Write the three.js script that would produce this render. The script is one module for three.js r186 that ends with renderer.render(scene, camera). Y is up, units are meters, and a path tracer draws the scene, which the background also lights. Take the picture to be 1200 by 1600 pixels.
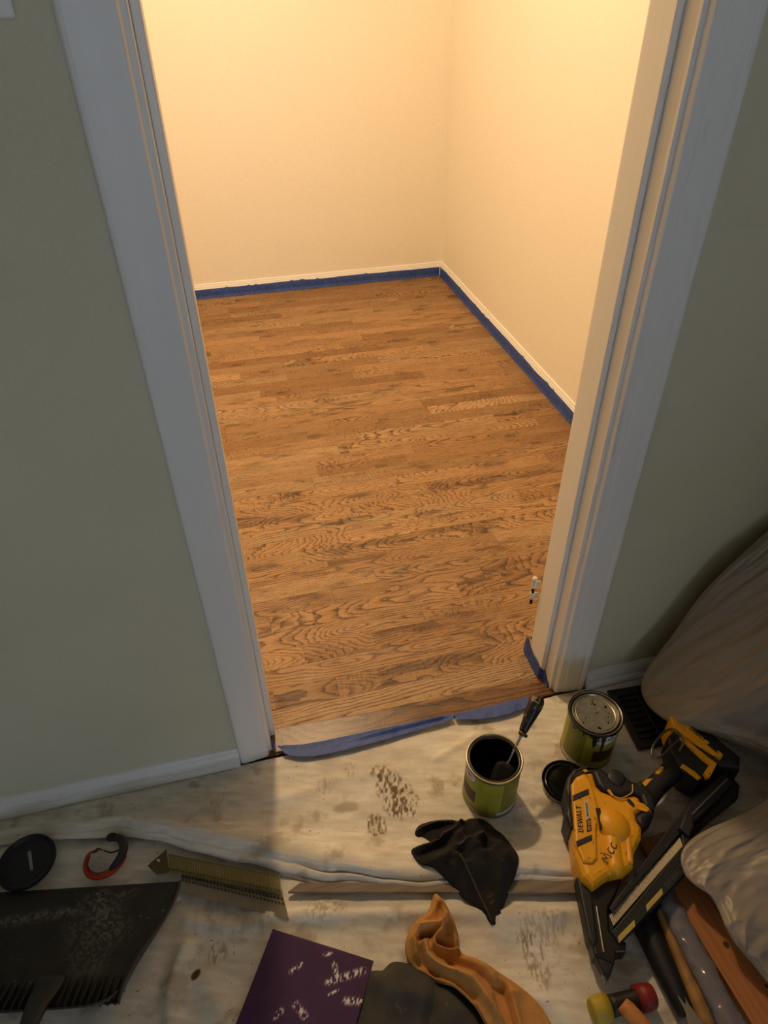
import * as THREE from 'three';
import { RoundedBoxGeometry } from 'three/addons/geometries/RoundedBoxGeometry.js';
import { mergeGeometries, mergeVertices } from 'three/addons/utils/BufferGeometryUtils.js';
import { FontLoader } from 'three/addons/loaders/FontLoader.js';
import { RectAreaLightUniformsLib } from 'three/addons/lights/RectAreaLightUniformsLib.js';
import { TextGeometry } from 'three/addons/geometries/TextGeometry.js';

// ------------------------------------------------------------------ camera, light, exposure
const scene = new THREE.Scene();
const camera = new THREE.PerspectiveCamera(73.09, 1200 / 1600, 0.05, 60);
camera.position.set(0.0373, 1.3, 0.8637);
camera.up.set(0.1569, 0.78265, -0.60236);
camera.lookAt(0.0373 + 0.18231, 1.3 - 0.62238, 0.8637 - 0.76118);
camera.updateMatrixWorld();
scene.add(camera);

const renderer = new THREE.WebGLRenderer({ antialias: true });
renderer.toneMapping = THREE.LinearToneMapping;
renderer.toneMappingExposure = 1.0;
renderer.shadowMap.enabled = true;

// overcast daylight, seen only through the window of the hall
const SKY = new THREE.Color().setRGB(0.66, 0.79, 1.0);
scene.background = SKY;
scene.backgroundIntensity = 3.9;

RectAreaLightUniformsLib.init();
const LAMP = { pos: [0.15, 2.38, -1.40], color: new THREE.Color().setRGB(1.0, 0.70, 0.40), power: 480, size: 0.15 };

// ------------------------------------------------------------------ helpers
function rng(seed) { let s = seed >>> 0; return () => { s = (s + 0x6D2B79F5) >>> 0; let t = s; t = Math.imul(t ^ (t >>> 15), t | 1); t ^= t + Math.imul(t ^ (t >>> 7), t | 61); return ((t ^ (t >>> 14)) >>> 0) / 4294967296; }; }
const hash = (x, y, s) => { let h = Math.imul(x | 0, 374761393) + Math.imul(y | 0, 668265263) + Math.imul(s | 0, 974634777); h = Math.imul(h ^ (h >>> 13), 1274126177); return ((h ^ (h >>> 16)) >>> 0) / 4294967296; };
function vn(x, y, s = 0) {
  const xi = Math.floor(x), yi = Math.floor(y); let fx = x - xi, fy = y - yi; fx = fx * fx * (3 - 2 * fx); fy = fy * fy * (3 - 2 * fy);
  const a = hash(xi, yi, s), b = hash(xi + 1, yi, s), c = hash(xi, yi + 1, s), d = hash(xi + 1, yi + 1, s);
  return a + (b - a) * fx + (c - a) * fy + (a - b - c + d) * fx * fy;
}
function fbm(x, y, s = 0, o = 4) { let v = 0, a = 0.5, t = 0; for (let i = 0; i < o; i++) { v += a * vn(x, y, s + i * 17); t += a; x *= 2.03; y *= 2.03; a *= 0.5; } return v / t; }
const clamp = (x, a = 0, b = 1) => Math.min(b, Math.max(a, x));
const sst = (a, b, x) => { const t = clamp((x - a) / (b - a)); return t * t * (3 - 2 * t); };
const lerp = (a, b, t) => a + (b - a) * t;

const used = new Map();
function numbered(n) { const k = used.get(n) || 0; used.set(n, k + 1); return k ? n + '_' + String(k).padStart(3, '0') : n; }
function tag(o, label, category, group) { o.userData.label = label; o.userData.category = category; if (group) o.userData.group = group; return o; }
function mesh(name, geo, mat, parent) {
  const m = new THREE.Mesh(geo, mat); m.castShadow = m.receiveShadow = true;
  m.name = parent ? name : numbered(name); (parent || scene).add(m); return m;
}
function thing(name, label, category, pos = [0, 0, 0], turn = 0, group) {
  const g = new THREE.Group(); g.name = numbered(name); g.position.set(...pos); g.rotation.y = turn; scene.add(g); return tag(g, label, category, group);
}
function structure(name) { const g = new THREE.Group(); g.name = numbered(name); g.userData.kind = 'structure'; scene.add(g); return g; }
function structMesh(name, geo, mat) { const m = mesh(name, geo, mat); m.userData.kind = 'structure'; return m; }
function box(x0, x1, y0, y1, z0, z1) { const g = new THREE.BoxGeometry(x1 - x0, y1 - y0, z1 - z0); g.translate((x0 + x1) / 2, (y0 + y1) / 2, (z0 + z1) / 2); return g; }
function rbox(w, h, d, r, x = 0, y = 0, z = 0, seg = 2) { const g = new RoundedBoxGeometry(w, h, d, seg, r); g.translate(x, y, z); return g; }
// polygon in the floor plane [x, z], raised from y0 to y1 with a rounded edge
function slab(pts, y0, y1, bevel = 0.002, smooth = 0) {
  let s;
  if (smooth) s = new THREE.Shape(new THREE.CatmullRomCurve3(pts.map(p => new THREE.Vector3(p[0], -p[1], 0)), true, 'catmullrom', smooth).getPoints(pts.length * 6).map(p => new THREE.Vector2(p.x, p.y)));
  else s = new THREE.Shape(pts.map(p => new THREE.Vector2(p[0], -p[1])));
  const b = Math.min(bevel, (y1 - y0) * 0.49);
  const g = new THREE.ExtrudeGeometry(s, { depth: y1 - y0 - 2 * b, bevelEnabled: b > 0, bevelThickness: b, bevelSize: b, bevelOffset: -b, bevelSegments: 3, curveSegments: 8 });
  g.translate(0, 0, b); g.rotateX(-Math.PI / 2); g.translate(0, y0, 0);
  return g;
}
const V = a => new THREE.Vector3(a[0], a[1], a[2]);
function tube(pts, r, seg = 40, rs = 10, closed = false) { return new THREE.TubeGeometry(new THREE.CatmullRomCurve3(pts.map(V), closed), seg, r, rs, closed); }
function bar(a, b, r0, r1 = r0, rs = 16) {   // round bar between two points
  const A = V(a), B = V(b), d = B.clone().sub(A), g = new THREE.CylinderGeometry(r1, r0, d.length(), rs);
  g.applyQuaternion(new THREE.Quaternion().setFromUnitVectors(new THREE.Vector3(0, 1, 0), d.normalize())); g.translate((A.x + B.x) / 2, (A.y + B.y) / 2, (A.z + B.z) / 2); return g;
}
function lathe(p, n = 48) { return new THREE.LatheGeometry(p.map(q => new THREE.Vector2(q[0], q[1])), n); }
function turnedBar(profile, a, b, n = 28) {   // lathe profile [radius, t 0..1] from a to b
  const A = V(a), B = V(b), d = B.clone().sub(A), L = d.length();
  const g = lathe(profile.map(p => [p[0], p[1] * L]), n);
  g.applyQuaternion(new THREE.Quaternion().setFromUnitVectors(new THREE.Vector3(0, 1, 0), d.normalize())); g.translate(A.x, A.y, A.z); return g;
}
function grid(nu, nv, fn, uvs = true) {   // open surface fn(u,v) -> [x,y,z]
  const pos = [], uv = [], idx = [];
  for (let j = 0; j <= nv; j++) for (let i = 0; i <= nu; i++) { const p = fn(i / nu, j / nv); pos.push(p[0], p[1], p[2]); uv.push(p[3] ?? p[0], p[4] ?? p[2]); }
  for (let j = 0; j < nv; j++) for (let i = 0; i < nu; i++) { const a = j * (nu + 1) + i, b = a + 1, c = a + nu + 1, d = c + 1; idx.push(a, c, b, b, c, d); }
  const g = new THREE.BufferGeometry(); g.setAttribute('position', new THREE.Float32BufferAttribute(pos, 3)); g.setAttribute('uv', new THREE.Float32BufferAttribute(uv, 2)); g.setIndex(idx); g.computeVertexNormals(); return g;
}
// closed shell of a thin sheet: the surface, its underside and its rim
function sheet(nu, nv, fn, th) {
  const top = [], uv = [], idx = [], N = (nu + 1) * (nv + 1);
  for (let j = 0; j <= nv; j++) for (let i = 0; i <= nu; i++) { const p = fn(i / nu, j / nv); top.push(V(p)); uv.push(p[3] ?? p[0], p[4] ?? p[2]); }
  const q = (i, j) => j * (nu + 1) + i;
  for (let j = 0; j < nv; j++) for (let i = 0; i < nu; i++) { const a = q(i, j), b = a + 1, c = q(i, j + 1), d = c + 1; idx.push(a, c, b, b, c, d, N + a, N + b, N + c, N + b, N + d, N + c); }
  const rim = (a, b) => idx.push(a, b, N + a, b, N + b, N + a);
  for (let i = 0; i < nu; i++) { rim(q(i, 0), q(i + 1, 0)); rim(q(i + 1, nv), q(i, nv)); }
  for (let j = 0; j < nv; j++) { rim(q(0, j + 1), q(0, j)); rim(q(nu, j), q(nu, j + 1)); }
  const g0 = new THREE.BufferGeometry(); g0.setAttribute('position', new THREE.Float32BufferAttribute(top.flatMap(p => [p.x, p.y, p.z]), 3)); g0.setIndex(idx.filter((_, k) => { const t = (k / 3 | 0) * 3; return idx[t] < N && idx[t + 1] < N && idx[t + 2] < N; })); g0.computeVertexNormals();
  const n = g0.attributes.normal, pos = [];
  for (const p of top) pos.push(p.x, p.y, p.z);
  for (let k = 0; k < N; k++) pos.push(top[k].x - n.getX(k) * th, top[k].y - n.getY(k) * th, top[k].z - n.getZ(k) * th);
  const g = new THREE.BufferGeometry(); g.setAttribute('position', new THREE.Float32BufferAttribute(pos, 3)); g.setAttribute('uv', new THREE.Float32BufferAttribute(uv.concat(uv), 2)); g.setIndex(idx); g.computeVertexNormals(); return g;
}
function segDist(px, pz, a, b) { const dx = b[0] - a[0], dz = b[1] - a[1], t = clamp(((px - a[0]) * dx + (pz - a[1]) * dz) / (dx * dx + dz * dz)); return Math.hypot(px - a[0] - dx * t, pz - a[1] - dz * t); }
function folds(list) { return (x, z) => { let h = 0; for (const f of list) { let d = 1e9; for (let i = 0; i + 1 < f.p.length; i++) d = Math.min(d, segDist(x, z, f.p[i], f.p[i + 1])); h += f.a * Math.exp(-d * d / (f.w * f.w)); } return h; }; }
// crumpled soft thing: an outline on the ground, rounded rim, folds on top, closed below
function softPatch(outline, c, o) {
  const n = o.n || 120, m = o.m || 30, base = o.base || (() => 0.004);
  const ring = new THREE.CatmullRomCurve3(outline.map(p => new THREE.Vector3(p[0], 0, p[1])), true, 'centripetal').getSpacedPoints(n);
  const pos = [], uv = [], idx = [];
  for (let j = 0; j <= m; j++) for (let i = 0; i <= n; i++) {
    const r = 1 - j / m, p = ring[i % n], x = lerp(c[0], p.x, r), z = lerp(c[1], p.z, r);
    const rim = Math.sqrt(clamp(1 - Math.pow(r, o.pow || 6)));
    const y = base(x, z) + rim * ((o.h || 0.01) * (1 - r * r * 0.4) + Math.max(-0.8 * (o.h || 0.01), o.folds(x, z) + (fbm(x * (o.nf || 40), z * (o.nf || 40), 5) - 0.5) * (o.na || 0.004)));
    pos.push(x, y, z); uv.push(x, z);
  }
  const top = (m + 1) * (n + 1); for (let i = 0; i <= n; i++) { const p = ring[i % n]; pos.push(lerp(c[0], p.x, 0.97), base(p.x, p.z) - 0.0008, lerp(c[1], p.z, 0.97)); uv.push(p.x, p.z); }
  const cc = pos.length / 3; pos.push(c[0], base(c[0], c[1]) - 0.0008, c[1]); uv.push(c[0], c[1]);
  for (let j = 0; j < m; j++) for (let i = 0; i < n; i++) { const a = j * (n + 1) + i, b = a + 1, d = a + n + 1, e = d + 1; idx.push(a, b, d, b, e, d); }
  for (let i = 0; i < n; i++) { idx.push(top + i, i + 1, i, top + i, top + i + 1, i + 1); idx.push(cc, top + i + 1, top + i); }
  let area = 0; for (let i = 0; i < n; i++) { const a = ring[i % n], b = ring[(i + 1) % n]; area += a.x * b.z - b.x * a.z; }
  if (area > 0) for (let k = 0; k < idx.length; k += 3) { const t = idx[k]; idx[k] = idx[k + 1]; idx[k + 1] = t; }
  let g = new THREE.BufferGeometry(); g.setAttribute('position', new THREE.Float32BufferAttribute(pos, 3)); g.setAttribute('uv', new THREE.Float32BufferAttribute(uv, 2)); g.setIndex(idx);
  g = mergeVertices(g, 1e-6); const ix = g.index.array, keep = []; for (let k = 0; k < ix.length; k += 3) if (ix[k] !== ix[k + 1] && ix[k + 1] !== ix[k + 2] && ix[k] !== ix[k + 2]) keep.push(ix[k], ix[k + 1], ix[k + 2]); g.setIndex(keep); g.computeVertexNormals(); return g;
}
function tex(w, h, fn, srgb = true) {   // fn(x, y) -> [r, g, b] 0..255
  const d = new Uint8Array(w * h * 4);
  for (let y = 0; y < h; y++) for (let x = 0; x < w; x++) { const c = fn(x, y), k = (y * w + x) * 4; d[k] = clamp(c[0], 0, 255); d[k + 1] = clamp(c[1], 0, 255); d[k + 2] = clamp(c[2], 0, 255); d[k + 3] = 255; }
  const t = new THREE.DataTexture(d, w, h, THREE.RGBAFormat); t.wrapS = t.wrapT = THREE.RepeatWrapping; t.magFilter = THREE.LinearFilter; t.minFilter = THREE.LinearMipmapLinearFilter; t.generateMipmaps = true; t.anisotropy = 8;
  if (srgb) t.colorSpace = THREE.SRGBColorSpace; t.needsUpdate = true; return t;
}
// map a box in metres [x0, z0, w, d] onto a texture (uv in metres)
function place(t, x0, z0, w, d) { t.repeat.set(1 / w, 1 / d); t.offset.set(-x0 / w, -z0 / d); return t; }
const mix3 = (a, b, t) => [lerp(a[0], b[0], t), lerp(a[1], b[1], t), lerp(a[2], b[2], t)];
const std = (color, roughness = 0.6, extra = {}) => new THREE.MeshStandardMaterial({ color, roughness, ...extra });
const font = await new FontLoader().loadAsync('fonts/droid/droid_sans_bold.typeface.json');
function text(str, size, depth) { const g = new TextGeometry(str, { font, size, depth, curveSegments: 3, bevelEnabled: false }); g.computeBoundingBox(); const b = g.boundingBox; g.translate(-(b.min.x + b.max.x) / 2, -(b.min.y + b.max.y) / 2, 0); return g; }
// lay lettering flat on a thing: reading direction d = [dx, dz]
function lay(g, d, x, y, z) { const L = Math.hypot(d[0], d[1]), dx = d[0] / L, dz = d[1] / L; const m = new THREE.Matrix4().makeBasis(new THREE.Vector3(dx, 0, dz), new THREE.Vector3(dz, 0, -dx), new THREE.Vector3(0, 1, 0)); g.applyMatrix4(m); g.translate(x, y, z); return g; }

// ------------------------------------------------------------------ materials
const bumpNoise = tex(256, 256, (x, y) => { const v = 128 + 110 * (fbm(x / 6, y / 6, 3, 3) - 0.5); return [v, v, v]; }, false);
function wallTex(a, b, s) { return tex(512, 512, (x, y) => { const t = fbm(x / 90, y / 90, s, 4), q = (hash(x, y, s) - 0.5) * 5; const c = mix3(a, b, t); return [c[0] + q, c[1] + q, c[2] + q]; }); }
const mHall = std(0xffffff, 0.75, { map: wallTex([210, 204, 178], [219, 213, 188], 11), bumpMap: bumpNoise, bumpScale: 0.0003 });
const mCream = std(0xffffff, 0.7, { map: wallTex([246, 240, 226], [250, 244, 230], 12), bumpMap: bumpNoise, bumpScale: 0.0003 });
const trimTex = tex(512, 512, (x, y) => { const s = fbm(x / 9, y / 160, 21, 3), d = sst(0.76, 0.84, fbm(x / 14, y / 60, 25, 4)); const c = mix3([236, 235, 232], [242, 241, 238], s); return mix3(c, [214, 212, 206], d * 0.4); });
const mTrim = std(0xffffff, 0.42, { map: trimTex });
const mCeil = std(0xeeeae2, 0.8);
const mTape = std(0x2f56b4, 0.55);
const mTapeDark = std(0x23378a, 0.5);
const mBlack = std(0x16161a, 0.5), mBlackGloss = std(0x0b0b0c, 0.15), mRubber = std(0x1b1b1d, 0.75);
const mSteel = std(0xb9b4aa, 0.28, { metalness: 1 }), mDarkSteel = std(0x3a3834, 0.4, { metalness: 0.8 });

// oak: an atlas of sawn faces, each row one board, 2048 px = 1 m along the grain
const ROWS = 24, ATW = 2048, ROWH = 85;
const oakKinds = [];
const oakAtlas = (() => {
  const r = rng(77), vars = [];
  for (let k = 0; k < ROWS; k++) {
    const plain = r() < 0.62 || k < 4;
    oakKinds.push(plain); vars.push({ plain, vc: plain ? (0.2 + 0.6 * r()) * 0.0572 : (r() < 0.5 ? -1 : 1) * (0.07 + 0.08 * r()), d0: plain ? 0.006 + 0.012 * r() : 0.05, sl: (r() < 0.5 ? -1 : 1) * (0.05 + 0.16 * r()), sp: plain ? 0.0044 + 0.0026 * r() : 0.0026 + 0.0014 * r(), wob: plain ? 0.026 : 0.006, dark: 0.8 + 0.35 * r(), seed: (r() * 1e4) | 0, ray: r() < 0.45 ? 0.8 : 0.1, tone: r() });
  }
  return tex(ATW, 2048, (px, py) => {
    const row = Math.min(ROWS - 1, (py / ROWH) | 0), q = vars[row], u = px / ATW, v = (py - row * ROWH) / ROWH * 0.0572, s = q.seed;
    const uu = u + 0.03 * (vn(u * 7, v * 40, s + 1) - 0.5) + 0.010 * (vn(u * 40, v * 160, s + 11) - 0.5);
    const D = q.d0 + q.sl * (uu - 0.5) + q.wob * 2 * (vn(uu * 4.5, v * 14, s + 2) - 0.5) + 0.010 * (vn(uu * 16, v * 40, s + 3) - 0.5);
    const rr = Math.sqrt((v - q.vc) * (v - q.vc) * 0.8 + D * D) + 0.0012 * (vn(u * 60, v * 260, s + 4) - 0.5);
    const ph = rr / q.sp, f = ph - Math.floor(ph), e = hash(Math.floor(ph), 7, s);
    const early = Math.exp(-f * (3.0 + 2.5 * e)) * sst(0, 0.10, f) * (0.75 + 0.5 * e);
    const pore = sst(0.55, 0.80, vn(u * 90, v * 1700, s + 5));
    const fine = vn(u * 30, v * 1300, s + 6), fine2 = vn(u * 150, v * 2300, s + 7);
    let d = q.dark * early * (0.55 + 0.8 * fine) + pore * (0.20 + 0.45 * early) + (fine - 0.5) * 0.22 + (fine2 - 0.5) * 0.14;
    const chat = sst(0.55, 0.85, vn(u * 460, v * 90, s + 8)) * sst(0.42, 0.72, vn(u * 9, v * 26, s + 9));
    d += q.ray * 0.34 * chat;
    const blot = fbm(u * 8, v * 26, s + 10, 3);
    d += 0.36 * sst(0.62, 0.82, blot) * (0.35 + 0.9 * fine2) + (blot - 0.5) * 0.2;
    d = clamp(d, 0, 1);
    const base = mix3([188, 153, 112], [170, 136, 97], q.tone);
    return mix3(base, [62, 38, 14], d);
  });
})();
oakAtlas.wrapT = THREE.ClampToEdgeWrapping;
const oakRough = tex(256, 256, (x, y) => { const v = 105 + 70 * fbm(x / 20, y / 20, 31, 4); return [v, v, v]; }, false);
const oakTones = ['#ffffff', '#f6efe4', '#ece0d0', '#fff6ea', '#e2d2bd', '#f0e6d8'].map(c => std(c, 1.0, { map: oakAtlas, roughnessMap: oakRough }));

// ------------------------------------------------------------------ room shell
const JL = -0.005, JR = 0.627, WT = 0.115, HEAD = 2.03, CEIL = 2.42, BACK = -2.62, CR = 1.203, CL = -0.90;   // jamb faces, wall thickness, closet
const HL = -1.55, HR = 1.45, HB = 5.0;                                                                       // hall

function doorWall(z0, z1, mat, name, parent) {
  const x0 = Math.min(HL, CL) - 0.12, x1 = HR + 0.12;
  const s = new THREE.Shape([[x0, -0.02], [JL - 0.02, -0.02], [JL - 0.02, HEAD + 0.02], [JR + 0.02, HEAD + 0.02], [JR + 0.02, -0.02], [x1, -0.02], [x1, CEIL], [x0, CEIL]].map(p => new THREE.Vector2(...p)));
  const g = new THREE.ExtrudeGeometry(s, { depth: z1 - z0, bevelEnabled: false }); g.translate(0, 0, z0); return mesh(name, g, mat, parent);
}
const wallFront = structure('wall_front');
doorWall(-0.056, 0, mHall, 'hall_side', wallFront); doorWall(-WT, -0.056, mCream, 'closet_side', wallFront);
structMesh('wall_closet_back', box(CL - 0.12, CR + 0.12, -0.02, CEIL, BACK - 0.12, BACK), mCream);
structMesh('wall_closet_left', box(CL - 0.12, CL, -0.02, CEIL, BACK, -WT), mCream);
structMesh('wall_closet_right', box(CR, CR + 0.12, -0.02, CEIL, BACK, -WT), mCream);
structMesh('wall_left', box(HL - 0.12, HL, -0.02, CEIL, 0, HB), mHall);
structMesh('wall_right', box(HR, HR + 0.12, -0.02, CEIL, 0, HB), mHall);
const WX0 = -0.4, WX1 = 1.3, WY0 = 0.2, WY1 = 1.85;
{
  const s = new THREE.Shape([[HL - 0.12, -0.02], [HR + 0.12, -0.02], [HR + 0.12, CEIL], [HL - 0.12, CEIL]].map(p => new THREE.Vector2(...p)));
  s.holes.push(new THREE.Path([[WX0, WY0], [WX0, WY1], [WX1, WY1], [WX1, WY0]].map(p => new THREE.Vector2(...p))));
  const g = new THREE.ExtrudeGeometry(s, { depth: 0.12, bevelEnabled: false }); g.translate(0, 0, HB); structMesh('wall_rear', g, mHall);
  const w = structure('window_1');
  const f = [box(WX0, WX1, WY0, WY0 + 0.05, HB + 0.02, HB + 0.08), box(WX0, WX1, WY1 - 0.05, WY1, HB + 0.02, HB + 0.08), box(WX0, WX0 + 0.05, WY0 + 0.05, WY1 - 0.05, HB + 0.02, HB + 0.08), box(WX1 - 0.05, WX1, WY0 + 0.05, WY1 - 0.05, HB + 0.02, HB + 0.08), box(0.425, 0.475, WY0 + 0.05, WY1 - 0.05, HB + 0.02, HB + 0.08)];
  mesh('window_frame', mergeGeometries(f), mTrim, w);
}
structMesh('ceiling', box(HL - 0.12, HR + 0.12, CEIL, CEIL + 0.1, BACK - 0.12, HB + 0.12), mCeil);

// floor: slab, and every strip of oak in the closet a piece of its own
const floor = structure('floor');
mesh('subfloor', box(HL - 0.12, HR + 0.12, -0.12, -0.02, BACK - 0.12, HB + 0.12), std(0x6b5a45, 0.9), floor);
mesh('hall_flooring', box(HL, HR, -0.02, -0.001, 0.022, HB), std(0x5a4836, 0.7), floor);
{
  const r = rng(4242), PW = 0.0572, zs = -0.327;   // a seam of the floor lies at zs
  function plank(x0, x1, z0, z1, variant, u0, flip, m, dy) {
    const g = box(x0 + 0.0002, x1 - 0.0002, -0.019, dy, z0 + 0.0002, z1 - 0.0002), p = g.attributes.position, uv = g.attributes.uv;
    for (let i = 0; i < p.count; i++) {
      const u = p.getX(i) - x0, v = (p.getZ(i) - z0) / (z1 - z0);
      uv.setXY(i, u0 + (flip & 1 ? -u : u), (variant * ROWH + 1.5 + (flip & 2 ? 1 - v : v) * (ROWH - 3)) / 2048);
    }
    return mesh('plank', g, m, floor);
  }
  const rift = oakKinds.map((p, i) => p ? -1 : i).filter(i => i >= 0), pick = z => z < -1.0 && r() < 0.72 ? rift[(r() * rift.length) | 0] : (r() * ROWS) | 0;
  // end joints read from the photograph for the rows nearest to the door, by row counted from the seam
  const joints = { 3: [-0.30, 0.531, 0.95], 2: [-0.45, 0.10, 0.78], 1: [-0.20, 0.414, 0.88], 0: [-0.35, 0.032, 0.531], '-1': [-0.28, 0.204, 0.614, 0.98], '-2': [-0.05, 0.329, 0.86], '-3': [-0.4, 0.20, 0.70], '-4': [-0.22, 0.148, 0.55, 1.0], '-5': [-0.1, 0.29, 0.47, 0.9] };
  const wild = { 5: 0, 4: 6, 3: 3, 2: 8, 1: 5, 0: 9, '-1': 2 };
  for (let k = 6; ; k--) {
    let z0 = zs + (k - 1) * PW, z1 = zs + k * PW; if (z0 > -0.004) continue; z1 = Math.min(z1, 0.012); if (z1 < BACK) break; z0 = Math.max(z0, BACK);
    const inDoor = z1 > -WT;
    const xa = inDoor ? JL - 0.02 : CL, xb = inDoor ? JR + 0.02 : CR;
    let cuts = joints[k]; if (!cuts) { cuts = []; let x = xa - r() * 0.5; while (x < xb) { x += 0.22 + r() * 0.62; cuts.push(x); } }
    cuts = [xa, ...cuts.filter(c => c > xa + 0.06 && c < xb - 0.06), xb];
    for (let i = 0; i + 1 < cuts.length; i++) {
      const L = cuts[i + 1] - cuts[i];
      for (let q = 0; q < L; q += 1.0) plank(cuts[i] + q, cuts[i] + Math.min(L, q + 1.0), z0, z1, (k in wild) ? (wild[k] + i) % ROWS : pick(z0), r() * 0.2, (r() * 4) | 0, oakTones[(r() * oakTones.length) | 0], -0.0006 * r());
    }
  }
  // threshold strip under the door, laid across the last rows
  const th = slab([[JL - 0.002, -0.050], [JR, -0.022], [JR, 0.016], [0.3, 0.018], [JL - 0.002, 0.008]], 0.0003, 0.0032, 0.0012);
  const p = th.attributes.position, uv = th.attributes.uv;
  for (let i = 0; i < p.count; i++) uv.setXY(i, p.getX(i) + 0.1, (10 * ROWH + 8 + (p.getZ(i) + 0.05) / 0.072 * (ROWH - 16)) / 2048);
  mesh('threshold', th, std('#b39a7e', 0.34, { map: oakAtlas }), floor);
}

// baseboards
function profileAlong(prof, a, b, out) {   // prof [t outwards, y]; run from a to b on the floor; out = outward direction [x, z]
  const s = new THREE.Shape(prof.map(p => new THREE.Vector2(p[0], p[1]))), L = Math.hypot(b[0] - a[0], b[1] - a[1]);
  const g = new THREE.ExtrudeGeometry(s, { depth: L, bevelEnabled: false });
  const X = new THREE.Vector3(out[0], 0, out[1]), Z = new THREE.Vector3((b[0] - a[0]) / L, 0, (b[1] - a[1]) / L), Y = new THREE.Vector3(0, 1, 0);
  const m = new THREE.Matrix4().makeBasis(X, Y, Z); g.applyMatrix4(m); g.translate(a[0], 0, a[1]);
  if (m.determinant() < 0) { const ix = g.index, p = g.attributes.position; if (!ix) { for (const k of ['position', 'normal', 'uv']) { const at = g.attributes[k], n = at.itemSize, arr = at.array; for (let i = 0; i < at.count; i += 3) for (let c = 0; c < n; c++) { const t = arr[(i + 1) * n + c]; arr[(i + 1) * n + c] = arr[(i + 2) * n + c]; arr[(i + 2) * n + c] = t; } } } g.computeVertexNormals(); }
  return g;
}
const closetBase = [[0, 0], [0.013, 0], [0.013, 0.046], [0.010, 0.052], [0.0095, 0.056], [0.007, 0.060], [0.005, 0.067], [0, 0.069]];
const hallBase = [[0, 0], [0.023, 0], [0.0226, 0.006], [0.020, 0.011], [0.016, 0.0135], [0.0138, 0.0140], [0.0138, 0.025], [0.0110, 0.0295], [0.0100, 0.0320], [0.0065, 0.0350], [0.004, 0.0395], [0, 0.0405]];
structMesh('baseboard_back', profileAlong(closetBase, [CL, BACK], [CR, BACK], [0, 1]), mTrim);
structMesh('baseboard_closet_right', profileAlong(closetBase, [CR, BACK], [CR, -WT], [-1, 0]), mTrim);
structMesh('baseboard_closet_left', profileAlong(closetBase, [CL, BACK], [CL, -WT], [1, 0]), mTrim);
structMesh('baseboard_left', profileAlong(hallBase, [HL, 0], [-0.072, 0], [0, 1]), mTrim);
structMesh('baseboard_right', profileAlong(hallBase, [0.707, 0], [HR, 0], [0, 1]), mTrim);

// door frame and casings
const casing = [[0, 0], [0, 0.0058], [0.0006, 0.0072], [0.0024, 0.0106], [0.0036, 0.0114], [0.0186, 0.0126], [0.0194, 0.0136], [0.0206, 0.0140], [0.048, 0.0164], [0.0545, 0.0164], [0.0552, 0.0172], [0.0566, 0.0178], [0.0635, 0.0178], [0.0672, 0.0160], [0.069, 0.012], [0.069, 0]];
const casingPlain = [[0, 0], [0, 0.0058], [0.0006, 0.0072], [0.0024, 0.0106], [0.0036, 0.0114], [0.020, 0.0134], [0.042, 0.0156], [0.052, 0.0162], [0.0565, 0.0154], [0.0590, 0.0130], [0.060, 0.009], [0.060, 0]];
function casingLeg(prof, xInner, dir, y0, y1) {
  const s = new THREE.Shape(prof.map(p => new THREE.Vector2(dir * p[0], -p[1])));
  const g = new THREE.ExtrudeGeometry(s, { depth: y1 - y0, bevelEnabled: false }); g.rotateX(-Math.PI / 2); g.translate(xInner, y0, 0); return g;
}
structMesh('trim_1', casingLeg(casingPlain, JL - 0.007, -1, 0, HEAD + 0.076), mTrim);
structMesh('trim_2', casingLeg(casing, JR + 0.007, 1, 0, HEAD + 0.076), mTrim);
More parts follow.
